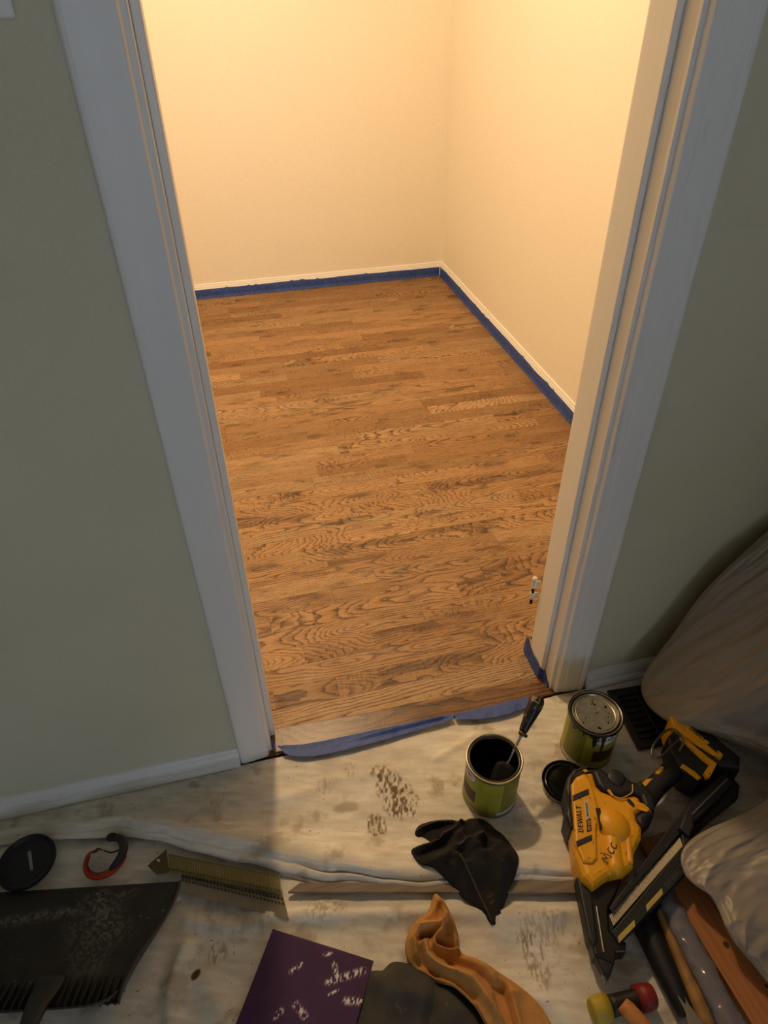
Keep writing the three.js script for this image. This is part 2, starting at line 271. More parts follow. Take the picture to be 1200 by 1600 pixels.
{
  const s = new THREE.Shape(casing.map(p => new THREE.Vector2(p[0], p[1]))), L = JR - JL + 0.014, g = new THREE.ExtrudeGeometry(s, { depth: L, bevelEnabled: false });
  g.applyMatrix4(new THREE.Matrix4().makeBasis(new THREE.Vector3(0, 1, 0), new THREE.Vector3(0, 0, 1), new THREE.Vector3(1, 0, 0))); g.translate(JL - 0.007, HEAD + 0.006, 0); structMesh('trim_3', g, mTrim);
  const d = structure('door_1');
  mesh('jamb', rbox(0.02, HEAD + 0.02, WT, 0.0015, JL - 0.01, (HEAD + 0.02) / 2, -WT / 2), mTrim, d);
  mesh('jamb', rbox(0.02, HEAD + 0.02, WT, 0.0015, JR + 0.01, (HEAD + 0.02) / 2, -WT / 2), mTrim, d);
  mesh('head_jamb', rbox(JR - JL, 0.02, WT, 0.0015, (JL + JR) / 2, HEAD + 0.01, -WT / 2), mTrim, d);
  mesh('stop', rbox(0.011, HEAD, 0.060, 0.002, JL + 0.0055, HEAD / 2, -0.0645), mTrim, d);
  mesh('stop', rbox(0.011, HEAD, 0.060, 0.002, JR - 0.0055, HEAD / 2, -0.0645), mTrim, d);
  mesh('stop', rbox(JR - JL - 0.02, 0.011, 0.034, 0.002, (JL + JR) / 2, HEAD - 0.0055, -0.053), mTrim, d);
  const h = new THREE.Group(); h.name = 'hinge'; h.position.set(JR - 0.0165, 0.17, -WT - 0.004); d.add(h);
  const white = std(0xe4e2dc, 0.4), mp = std(0x17140f, 0.5, { metalness: 0.6 });
  for (const y of [0.021, 0.056]) mesh('leaf', rbox(0.013, 0.017, 0.0024, 0.0006, 0.0075, y, 0.0012), white, h);
  mesh('pin', bar([0, -0.004, 0], [0, 0.070, 0], 0.0034), mp, h);
  mesh('knuckle', bar([0, 0.012, 0], [0, 0.030, 0], 0.0052), white, h);
  mesh('knuckle', bar([0, 0.046, 0], [0, 0.066, 0], 0.0052), white, h);
  mesh('pin_head', lathe([[0, 0], [0.0056, 0], [0.006, 0.002], [0.0056, 0.007], [0.003, 0.009], [0, 0.0092]], 20).translate(0, 0.0675, 0), white, h);
}

// closet lamp: a round flush light under the ceiling
{
  const g = thing('ceiling_lamp', 'warm round flush lamp on the closet ceiling', 'lamp', LAMP.pos);
  mesh('diffuser', lathe([[0, 0], [0.075, 0.0005], [0.082, 0.004], [0.082, 0.008], [0, 0.008]], 40), new THREE.MeshStandardMaterial({ color: 0xfff0d8, roughness: 0.4, emissive: LAMP.color, emissiveIntensity: 3 }), g);
  mesh('lamp_ring', lathe([[0, CEIL - LAMP.pos[1]], [0.11, CEIL - LAMP.pos[1]], [0.11, 0.004], [0.083, 0.001], [0.083, 0.010], [0, 0.010]], 40), mTrim, g);
  const l = new THREE.RectAreaLight(LAMP.color, LAMP.power, LAMP.size, LAMP.size); l.position.set(LAMP.pos[0], LAMP.pos[1] - 0.004, LAMP.pos[2]); l.lookAt(LAMP.pos[0], 0, LAMP.pos[2]); scene.add(l);
}
// tall cabinet standing behind the viewer on the right; it keeps the window's light off the lower right wall
{
  const g = thing('cabinet', 'dark wooden cabinet by the right hall wall behind the viewer', 'cabinet', [1.08, 0.0, 2.0]);
  const w = std(0x4a3a2c, 0.6);
  mesh('carcass', rbox(0.70, 0.90, 0.50, 0.008, 0, 0.49, 0), w, g); mesh('cabinet_top', rbox(0.74, 0.03, 0.54, 0.008, 0, 0.955, 0), w, g); mesh('plinth', rbox(0.66, 0.05, 0.46, 0.004, 0, 0.02, 0), w, g);
  for (const sx of [-0.193, 0.193]) { const d = mesh('door', rbox(0.335, 0.84, 0.02, 0.004, sx * 0.9, 0.49, -0.258), w, g); mesh('knob', new THREE.SphereGeometry(0.014, 16, 12).translate(sx * 0.2, 0.56, -0.278), std(0x9a8f7c, 0.35, { metalness: 0.8 }), d); }
}
// light switch plate at the top left
{
  const g = thing('light_switch', 'white light switch plate on the khaki wall beside the door', 'light switch', [-0.143, 1.320, 0]);
  mesh('plate', rbox(0.072, 0.116, 0.007, 0.003, 0, 0, 0.0035), mTrim, g);
  mesh('toggle', rbox(0.010, 0.024, 0.016, 0.002, 0, 0, 0.010), mTrim, g);
}
// ------------------------------------------------------------------ drop cloths
// canvas: weave, wear, dark spots and the scuffed brown print in front of the door
function canvasTex(x0, z0, w, d, px, seed, marks) {
  const H = Math.round(px * d / w);
  return place(tex(px, H, (i, j) => {
    const x = x0 + i / px * w, z = z0 + j / H * d;
    const weave = 0.5 + 0.25 * vn(x * 900, z * 160, seed) + 0.25 * vn(x * 160, z * 900, seed + 1);
    const big = fbm(x * 9, z * 9, seed + 2, 5), slub = fbm(x * 26 + z * 5, z * 110 - x * 30, seed + 3, 4);
    let c = mix3([194, 185, 168], [252, 246, 234], clamp(0.26 + 0.5 * big + 0.75 * (slub - 0.5) + 0.25 * (weave - 0.75)));
    c = mix3(c, [140, 122, 96], 0.5 * sst(0.60, 0.80, fbm(x * 24, z * 24, seed + 4, 5)) * (0.4 + 0.6 * weave));
    const speck = vn(x * 260, z * 260, seed + 6); if (speck > 0.975) c = mix3(c, [70, 52, 34], 0.8);
    for (const m of marks) {
      const a = m.a || 0, dx = x - m.x, dz = z - m.z, u = (dx * Math.cos(a) + dz * Math.sin(a)) / m.rx, v = (-dx * Math.sin(a) + dz * Math.cos(a)) / m.rz, q = u * u + v * v;
      if (q > 1.6) continue;
      const edge = 1 - sst(0.35, 1.2, q + 0.9 * (fbm(x * 45, z * 45, seed + 9, 4) - 0.5));
      const grain = m.scr ? sst(0.40, 0.70, fbm(x * 260 + z * 60, z * 120, seed + 8, 5)) : 1;
      c = mix3(c, m.c, edge * grain * m.k);
    }
    return c;
  }), x0, z0, w, d);
}
const upperMarks = [
  { x: 0.223, z: 0.165, rx: 0.036, rz: 0.062, a: -0.3, c: [96, 74, 48], k: 0.85, scr: 1 }, { x: 0.145, z: 0.088, rx: 0.018, rz: 0.022, c: [150, 130, 100], k: 0.45, scr: 1 }, { x: 0.085, z: 0.11, rx: 0.022, rz: 0.024, c: [160, 140, 112], k: 0.4, scr: 1 },
  { x: 0.20, z: 0.105, rx: 0.022, rz: 0.016, c: [120, 96, 66], k: 0.6, scr: 1 }, { x: 0.335, z: 0.27, rx: 0.02, rz: 0.012, c: [110, 88, 60], k: 0.5, scr: 1 }, { x: 0.17, z: 0.215, rx: 0.02, rz: 0.025, c: [104, 80, 52], k: 0.7, scr: 1 },
  { x: 0.47, z: 0.28, rx: 0.006, rz: 0.008, c: [236, 228, 210], k: 0.8 }];
const lowerMarks = [
  { x: -0.175, z: 0.385, rx: 0.010, rz: 0.007, a: -0.8, c: [70, 46, 30], k: 0.9 }, { x: 0.40, z: 0.46, rx: 0.05, rz: 0.03, c: [150, 122, 88], k: 0.4, scr: 1 }, { x: -0.14, z: 0.36, rx: 0.02, rz: 0.02, c: [120, 92, 62], k: 0.5, scr: 1 },
  { x: 0.37, z: 0.50, rx: 0.02, rz: 0.05, c: [110, 84, 54], k: 0.4, scr: 1 }, { x: 0.05, z: 0.34, rx: 0.04, rz: 0.02, c: [132, 110, 80], k: 0.4, scr: 1 }];
const mUpper = std(0xffffff, 0.95, { map: canvasTex(-0.75, 0.0, 1.8, 0.55, 2048, 51, upperMarks), bumpMap: bumpNoise, bumpScale: 0.0006 });
const mLower = std(0xffffff, 0.95, { map: canvasTex(-0.8, 0.0, 1.8, 0.9, 1600, 61, lowerMarks), bumpMap: bumpNoise, bumpScale: 0.0006 });

const EDGE = [[-1.2, 0.02], [-0.75, 0.028], [-0.52, 0.055], [-0.42, 0.07], [-0.31, 0.091], [-0.24, 0.118], [-0.17, 0.150], [-0.078, 0.190], [0, 0.231], [0.076, 0.271], [0.162, 0.308], [0.228, 0.328], [0.384, 0.357], [0.48, 0.385], [0.6, 0.42], [0.8, 0.46], [1.05, 0.50]];
function edgeZ(x) { for (let i = 0; i + 1 < EDGE.length; i++) if (x <= EDGE[i + 1][0]) { const t = clamp((x - EDGE[i][0]) / (EDGE[i + 1][0] - EDGE[i][0])); return lerp(EDGE[i][1], EDGE[i + 1][1], t * t * (3 - 2 * t) * 0.4 + t * 0.6); } return 0.5; }
const upperWr = folds([
  { p: [[0.00, 0.12], [0.10, 0.10], [0.24, 0.115]], a: 0.003, w: 0.012 }, { p: [[-0.3, 0.05], [-0.1, 0.07], [0.05, 0.13]], a: 0.004, w: 0.02 }, { p: [[0.10, 0.20], [0.17, 0.27]], a: 0.003, w: 0.014 },
  { p: [[0.32, 0.11], [0.42, 0.075], [0.52, 0.09]], a: 0.0035, w: 0.008 }, { p: [[0.45, 0.30], [0.52, 0.36]], a: 0.003, w: 0.008 }, { p: [[0.47, 0.20], [0.54, 0.33]], a: 0.0025, w: 0.009 }]);
function upperY(x, z) { return 0.0075 + upperWr(x, z) + 0.0045 * (fbm(x * 14, z * 20, 71, 3) - 0.4) + 0.0016 * (fbm(x * 60, z * 60, 72, 3) - 0.5); }
function lowerY(x, z) {
  const quiet = 0.4 + 0.6 * sst(-0.25, -0.1, x);
  return 0.0012 + lowerWr(x, z) * 1.0 + 0.009 * quiet * fbm(x * 9, z * 9, 81, 3) * sst(0.08, 0.3, z) + 0.003 * (fbm(x * 34, z * 34, 82, 3)) ;
}
const lowerWr = folds([
  { p: [[-0.19, 0.34], [-0.215, 0.40], [-0.21, 0.47]], a: 0.016, w: 0.014 }, { p: [[-0.185, 0.30], [-0.12, 0.325], [-0.05, 0.335]], a: 0.009, w: 0.012 }, { p: [[0.0, 0.336], [0.10, 0.362], [0.19, 0.382], [0.30, 0.412], [0.44, 0.446]], a: 0.012, w: 0.011 },
  { p: [[-0.07, 0.31], [0.00, 0.345], [0.06, 0.36]], a: 0.008, w: 0.012 }, { p: [[-0.16, 0.40], [-0.13, 0.47], [-0.16, 0.54]], a: 0.010, w: 0.018 }, { p: [[0.32, 0.44], [0.40, 0.455], [0.47, 0.45]], a: 0.008, w: 0.018 },
  { p: [[0.30, 0.52], [0.37, 0.56], [0.40, 0.62]], a: 0.010, w: 0.016 }, { p: [[-0.45, 0.115], [-0.30, 0.135], [-0.2, 0.145]], a: 0.006, w: 0.010 }]);
{
  const low = mesh('drop_cloth', sheet(260, 170, (u, v) => { const x = lerp(-1.1, 1.0, u), z = lerp(0.045, 1.5, v * (0.45 + 0.55 * v)); return [x, lowerY(x, z), z, x, z]; }, 0.001), mLower);
  tag(low, 'lower canvas drop cloth under the purple sheet, dustpan and towels', 'drop cloth');
  // the upper cloth runs from the door to a rolled edge; past the edge it turns down and under
  const prof = [[0.0, 0], [0.25, 0.95], [0.45, 0.78], [0.55, 0.60], [0.68, 0.64], [0.88, 0.52], [1.0, 0.34], [0.90, 0.24], [0.5, 0.20]];
  const depth = x => lerp(lerp(0.030, 0.040, sst(-0.3, -0.05, x)), 0.024, sst(0.02, 0.14, x)) * (1 - 0.5 * sst(0.48, 0.6, x));
  const up = mesh('drop_cloth', sheet(300, 90, (u, v) => {
    const x = lerp(-1.1, 0.98, u), e = edgeZ(x) + 0.0, inDoor = sst(-0.004, 0.0, x) * (1 - sst(0.622, 0.627, x)), zs = lerp(x < 0.715 && x > -0.078 ? 0.0190 : 0.0240, 0.0235, inDoor), low = (1 - inDoor);
    const amp = 0.034 * (0.42 + 0.58 * sst(-0.42, -0.26, x) * (1 - 0.35 * sst(0.05, 0.25, x))) * (1 - 0.8 * sst(0.44, 0.58, x)) * (0.9 + 0.25 * (fbm(x * 11, 3, 91, 3) - 0.5));
    if (v < 0.72) {
      const t = v / 0.72, z = lerp(zs, e, t), k = sst(0.62, 1.0, t) * sst(0, 0.6, t);
      return [x, Math.max(0.004, upperY(x, z)) * lerp(sst(-0.02, 0.04, z - zs + 0.02), sst(-0.012, 0.05, z - zs), low) + amp * Math.pow(k, 1.5), z, x, z];
    }
    const t = (v - 0.72) / 0.28 * (prof.length - 1), i = Math.min(prof.length - 2, Math.floor(t)), f = t - i;
    const o = lerp(prof[i][0], prof[i + 1][0], f), h = lerp(i ? prof[i][1] : 1, prof[i + 1][1], f);
    const crease = sst(0.0, 0.08, x) * (1 - sst(0.26, 0.32, x)); const dz = o * depth(x) * (1 + 0.3 * (fbm(x * 9, 5, 93, 2) - 0.5));
    const hh = i === 2 || i === 3 ? h - 0.30 * crease * (1 - Math.abs(t - 3.0)) : h;
    return [x, upperY(x, e) * 0.55 + amp * hh + 0.004, e + dz, x, e + o * 0.05];
  }, 0.0012), mUpper);
  tag(up, 'upper canvas drop cloth taped to the threshold, with a rolled front edge', 'drop cloth');
  mesh('folded_hem', sheet(90, 16, (u, v) => {
    const x = lerp(-0.02, 0.48, u), a = v * Math.PI * 1.15, e = edgeZ(x) + depth(x) - 0.004 + 0.004 * Math.sin(x * 14), r = 0.0075 * Math.pow(Math.sin(Math.PI * clamp(u * 0.94 + 0.05)), 0.35) * (1 + 0.3 * (fbm(x * 16, 2, 95, 2) - 0.5));
    return [x, 0.010 + r * Math.sin(a), e + r * 1.3 * Math.cos(a), x, e + r * a];
  }, 0.001), mUpper, up);
}

// ------------------------------------------------------------------ blue painter's tape
mTape.color.set(0x3c5ba6);
const tapeTex = tex(256, 64, (x, y) => { const n = 0.75 + 0.5 * fbm(x / 7, y / 10, 41, 4); return [225 * n, 225 * n, 235 * n]; });
mTape.map = tapeTex;
function tapeWall(label, a, b, out, h, seed, mat) {   // standing strip along a baseboard, ragged upper edge, one fold out on the floor
  const L = Math.hypot(b[0] - a[0], b[1] - a[1]);
  const g = sheet(Math.round(L / 0.012), 6, (u, v) => {
    const s = u * L, rag = 0.004 * (fbm(s * 9, 1, seed, 3) - 0.5) + 0.0035 * (vn(s * 120, 2, seed) > 0.86 ? 1 : 0);
    const y = lerp(0.0012, h + rag, v), t = 0.0146 + 0.0014 * fbm(s * 20, v * 3, seed + 2, 3) + (v < 0.01 ? 0.004 : 0) - (y > 0.046 ? 0.0026 : 0);
    return [lerp(a[0], b[0], u) + out[0] * t, y, lerp(a[1], b[1], u) + out[1] * t, s * 4, v];
  }, 0.0004);
  return tag(mesh('painters_tape', g, mat), label, 'tape');
}
tapeWall('blue painters tape covering the baseboard along the back wall', [-0.88, BACK], [CR - 0.020, BACK], [0, 1], 0.046, 101, mTape);
tapeWall('blue painters tape covering the baseboard along the right closet wall', [CR, BACK + 0.02], [CR, -0.16], [-1, 0], 0.047, 102, mTape);
function tapeFloor(label, back, front, mat, seed, lift) {
  const cb = new THREE.CatmullRomCurve3(back.map(p => new THREE.Vector3(p[0], 0, p[1]))), cf = new THREE.CatmullRomCurve3(front.map(p => new THREE.Vector3(p[0], 0, p[1])));
  const g = sheet(90, 10, (u, v) => {
    const p = cb.getPoint(u), q = cf.getPoint(u), x = lerp(p.x, q.x, v), z = lerp(p.z, q.z, v) + 0.0012 * (vn(u * 90, 3, seed) - 0.5) * (v > 0.5 ? 1 : 0.6);
    const y = 0.0136 + 0.004 * sst(0.0, 0.5, v) + lift(u, v) + 0.0030 * (fbm(x * 70, z * 45, seed, 3) - 0.3);
    return [x, y, z, u * 4, v];
  }, 0.0004);
  return tag(mesh('painters_tape', g, mat), label, 'tape');
}
tapeFloor('longer left strip of blue painters tape joining the drop cloth to the threshold', [[0.006, 0.000], [0.06, 0.010], [0.2, 0.0145], [0.3, 0.0165], [0.384, 0.0165]], [[0.020, 0.026], [0.045, 0.039], [0.09, 0.047], [0.2, 0.046], [0.3, 0.040], [0.388, 0.033]], mTape, 111, (u, v) => 0.007 * Math.exp(-Math.pow((v - 0.25) / 0.2, 2)) * sst(0.3, 0.7, u) * (1 - sst(0.92, 1, u)));
tapeFloor('shorter right strip of blue painters tape joining the drop cloth to the threshold', [[0.388, 0.0185], [0.46, 0.0175], [0.53, 0.0165], [0.565, 0.016]], [[0.392, 0.036], [0.45, 0.048], [0.50, 0.050], [0.56, 0.043]], mTape, 112, () => 0.0005);
{
  // tape wrapped round the foot of the hinge-side jamb
  const top = [[-0.118, 0.052], [-0.105, 0.062], [-0.092, 0.046], [-0.074, 0.040], [-0.052, 0.042], [-0.035, 0.038], [-0.032, 0.030], [-0.016, 0.014], [-0.006, 0.012]];
  const g = sheet(80, 8, (u, v) => {
    const t = u * (top.length - 1), i = Math.min(top.length - 2, t | 0), z = lerp(top[i][0], top[i + 1][0], t - i), h = lerp(top[i][1], top[i + 1][1], t - i);
    const xf = z < -0.036 ? JR - 0.0118 : z < -0.031 ? lerp(JR - 0.0118, JR - 0.0008, (z + 0.036) / 0.005) : JR - 0.0008;
    return [xf - 0.0012 * fbm(z * 90, v * 4, 121, 3) - 0.003 * (1 - v), lerp(0.0035, h, v), z, z * 6, v];
  }, 0.0004);
  tag(mesh('painters_tape', g, mTape), 'torn blue painters tape wrapped round the foot of the right jamb', 'tape');
  const g2 = sheet(14, 8, (u, v) => { const z = lerp(-0.012, 0.014, u); return [JL + 0.0022 + 0.002 * fbm(z * 200, v * 5, 123, 2) + 0.005 * (1 - v) * (1 - v), lerp(0.0145, 0.030 - 0.010 * u, v), z, z * 6, v]; }, 0.0004);
  tag(mesh('painters_tape', g2, mTape), 'small scrap of blue painters tape at the foot of the left jamb', 'tape');
}

// ------------------------------------------------------------------ stain cans
function canLabelTex(seed, drips) {
  return tex(1024, 256, (x, y) => {
    const u = x / 1024, v = y / 256;   // v = 0 at the foot
    const stripe = u % 0.5; let c = mix3([150, 146, 40], [176, 170, 62], fbm(u * 6, v * 3, seed, 3));
    if (stripe > 0.12 && stripe < 0.26) c = mix3(c, [112, 114, 30], 0.85);
    if (stripe > 0.13 && stripe < 0.25 && v > 0.2 && v < 0.75 && (y % 22) < 3 && vn(x / 9, y / 3, seed) > 0.3) c = mix3(c, [196, 190, 96], 0.55);
    if (stripe > 0.02 && stripe < 0.105 && v > 0.28 && v < 0.74 && vn(x / 5, (y / 16) | 0, seed + 1) > 0.45 && (y % 16) < 4) c = mix3(c, [120, 116, 40], 0.6);
    if (stripe > 0.32 && stripe < 0.46) { if (v > 0.22 && v < 0.56) c = [58, 40, 28]; const q = Math.hypot((stripe - 0.38) / 0.075, (v - 0.90) / 0.16); if (q < 1) c = q > 0.9 ? [120, 122, 124] : [206, 206, 200]; if (q < 0.7 && v > 0.86 && v < 0.93 && vn(x / 4, 3, seed) > 0.45) c = [70, 70, 80]; }
    if (v < 0.085) c = u % 0.5 > 0.1 && u % 0.5 < 0.3 ? [206, 206, 198] : [140, 136, 60];
    const dr = vn(x / 26, 9, seed + 5); if (drips && dr > 0.74 && v > 1.0 - (dr - 0.74) * 2.6 * vn(x / 26, 4, seed)) c = [26, 20, 14];
    if (drips && vn(x / 13, y / 13, seed + 7) > 0.955) c = [30, 22, 14];
    const q = (hash(x, y, seed) - 0.5) * 8; return [c[0] + q, c[1] + q, c[2] + q];
  });
}
const CAN_R = 0.052, CAN_H = 0.123;
function canBody(t, labelTex, turn) {
  mesh('shell', lathe([[0, 0.0006], [CAN_R - 0.003, 0.0006], [CAN_R, 0], [CAN_R + 0.0012, 0.0015], [CAN_R, 0.004], [CAN_R - 0.0006, 0.006], [CAN_R - 0.0006, CAN_H - 0.006], [CAN_R, CAN_H - 0.004], [CAN_R + 0.0016, CAN_H - 0.0015], [CAN_R + 0.001, CAN_H], [CAN_R - 0.002, CAN_H], [CAN_R - 0.003, CAN_H - 0.003], [CAN_R - 0.003, 0.004], [0, 0.004]], 72), std(0xa59c84, 0.32, { metalness: 0.9 }), t);
  const g = new THREE.CylinderGeometry(CAN_R - 0.0001, CAN_R - 0.0001, CAN_H - 0.015, 72, 1, true); g.translate(0, CAN_H / 2 - 0.0005, 0); g.rotateY(turn);
  mesh('paper_label', g, std(0xffffff, 0.5, { map: labelTex }), t);
}
const YG = 0.0095;
const openCan = thing('stain_can', 'open stain can with olive label and an applicator standing in it', 'paint can', [0.402, YG, 0.206]);
canBody(openCan, canLabelTex(7, false), -0.75);
{
  const dark = std(0x0c0907, 0.28);
  mesh('inner_wall', lathe([[CAN_R - 0.0034, 0.030], [CAN_R - 0.0034, CAN_H - 0.006], [CAN_R - 0.0065, CAN_H - 0.0045], [CAN_R - 0.0075, CAN_H - 0.010], [CAN_R - 0.0048, CAN_H - 0.012], [CAN_R - 0.0050, 0.030]], 64), dark, openCan);
  mesh('stain_liquid', lathe([[0, 0.034], [CAN_R - 0.006, 0.034], [CAN_R - 0.0045, 0.0355], [CAN_R - 0.0045, 0.030], [0, 0.030]], 48), std(0x1c120a, 0.08), openCan);
  mesh('stained_rim', lathe([[CAN_R - 0.0075, CAN_H - 0.0035], [CAN_R - 0.0062, CAN_H - 0.0018], [CAN_R - 0.0032, CAN_H - 0.0014], [CAN_R - 0.0030, CAN_H - 0.004], [CAN_R - 0.0072, CAN_H - 0.0060]], 64), std(0x1a140d, 0.3), openCan);
}
const shutCan = thing('stain_can', 'closed stain can with metal lid and olive label beside the door casing', 'paint can', [0.634, YG - 0.004, 0.160]);
canBody(shutCan, canLabelTex(9, true), 0.75);
{
  const lidTex = tex(256, 256, (x, y) => { const r = Math.hypot(x - 128, y - 128) / 128; let c = mix3([150, 144, 124], [182, 176, 156], fbm(x / 20, y / 20, 5, 4)); if (sst(0.73, 0.77, fbm(x / 15, y / 15, 15, 3)) > 0.5 && r < 0.75) c = [34, 24, 14]; return c; });
  const g = lathe([[0, CAN_H - 0.0035], [0.0365, CAN_H - 0.0035], [0.0380, CAN_H - 0.0018], [0.0395, CAN_H - 0.0018], [0.0405, CAN_H - 0.0045], [0.0432, CAN_H - 0.0050], [0.0442, CAN_H - 0.0005], [0.0455, CAN_H], [0.0462, CAN_H - 0.003], [0, CAN_H - 0.008]], 72);
  const p = g.attributes.position, uv = g.attributes.uv; for (let i = 0; i < p.count; i++) uv.setXY(i, 0.5 + p.getX(i) / 0.1, 0.5 + p.getZ(i) / 0.1);
  mesh('lid', g, std(0xffffff, 0.3, { map: lidTex, metalness: 0.75 }), shutCan);
  mesh('stained_rim', lathe([[0.0462, CAN_H - 0.004], [0.0468, CAN_H - 0.0012], [0.050, CAN_H - 0.0006], [CAN_R + 0.0016, CAN_H + 0.0008], [CAN_R + 0.0026, CAN_H - 0.001], [CAN_R + 0.0022, CAN_H - 0.0042], [CAN_R - 0.0002, CAN_H - 0.0052], [0.048, CAN_H - 0.006]], 72), std(0x15100b, 0.25), shutCan);
}
{
  // applicator: black foam head in the can, steel rod, pear-shaped black handle up and back over the rim
  const A = [0.424, 0.104, 0.215], D = new THREE.Vector3(0.090, 0.086, -0.078).normalize(), at = s => [A[0] + D.x * s, A[1] + D.y * s, A[2] + D.z * s];
  const t = thing('stain_applicator', 'black handled stain applicator with steel rod standing in the open can', 'applicator');
  const foam = slab([[-0.016, -0.013], [0.016, -0.013], [0.019, 0.020], [0.006, 0.050], [-0.008, 0.050], [-0.018, 0.020]], -0.011, 0.011, 0.007, 0.5);
  const q = new THREE.Quaternion().setFromUnitVectors(new THREE.Vector3(0, 0, -1), D); foam.applyQuaternion(q); foam.translate(A[0] - D.x * 0.008, A[1] - D.y * 0.008, A[2] - D.z * 0.008);
  mesh('foam_head', foam, std(0x0d0c0c, 0.8), t);
  mesh('collar', turnedBar([[0, 0], [0.0052, 0], [0.0056, 0.5], [0.0034, 1], [0, 1]], at(0.001), at(0.010)), std(0x8a8272, 0.4, { metalness: 0.7 }), t);
  mesh('rod', turnedBar([[0.0020, 0], [0.0024, 0.35], [0.0034, 0.42], [0.0030, 0.55], [0.0026, 0.8], [0.0044, 0.9], [0.0044, 1]], at(0.006), at(0.076)), mSteel, t);
  mesh('ferrule', turnedBar([[0, 0], [0.0062, 0.05], [0.0072, 0.4], [0.0066, 1], [0, 1]], at(0.066), at(0.077)), std(0x6b5a3c, 0.4, { metalness: 0.6 }), t);
  const hTex = tex(128, 128, (x, y) => fbm(x / 9, y / 9, 6, 4) > 0.70 ? [140, 122, 84] : [26, 25, 25]);
  mesh('handle', turnedBar([[0, 0], [0.0078, 0.0], [0.0088, 0.06], [0.0098, 0.2], [0.0125, 0.45], [0.0148, 0.72], [0.0142, 0.86], [0.0105, 0.96], [0.005, 0.995], [0, 1]], at(0.075), at(0.150)), std(0xffffff, 0.32, { map: hTex }), t);
  mesh('drip', turnedBar([[0, 0], [0.003, 0.2], [0.0035, 0.7], [0, 1]], [at(0.073)[0] + 0.002, at(0.073)[1], at(0.073)[2] + 0.003], [at(0.073)[0] + 0.008, at(0.073)[1] - 0.012, at(0.073)[2] + 0.006]), mBlack, t);
}
{
  // lid of the open can, lying upside down and wet with stain
  const t = thing('can_lid', 'black stained can lid lying upturned by the nail gun', 'lid', [0.556, 0.012, 0.226]);
  mesh('lid_plate', lathe([[0, 0.0015], [0.032, 0.0015], [0.0355, 0.0025], [0.037, 0.006], [0.041, 0.0065], [0.042, 0.002], [0.046, 0.0015], [0.048, 0.005], [0.047, 0.0065], [0.0445, 0.005], [0.0445, 0.0], [0, 0]], 72), std(0x0c0a09, 0.13), t);
  mesh('bare_edge', new THREE.TorusGeometry(0.0475, 0.0009, 8, 72).rotateX(Math.PI / 2).translate(0, 0.0058, 0), std(0x9a8f7c, 0.35, { metalness: 0.8 }), t);
}

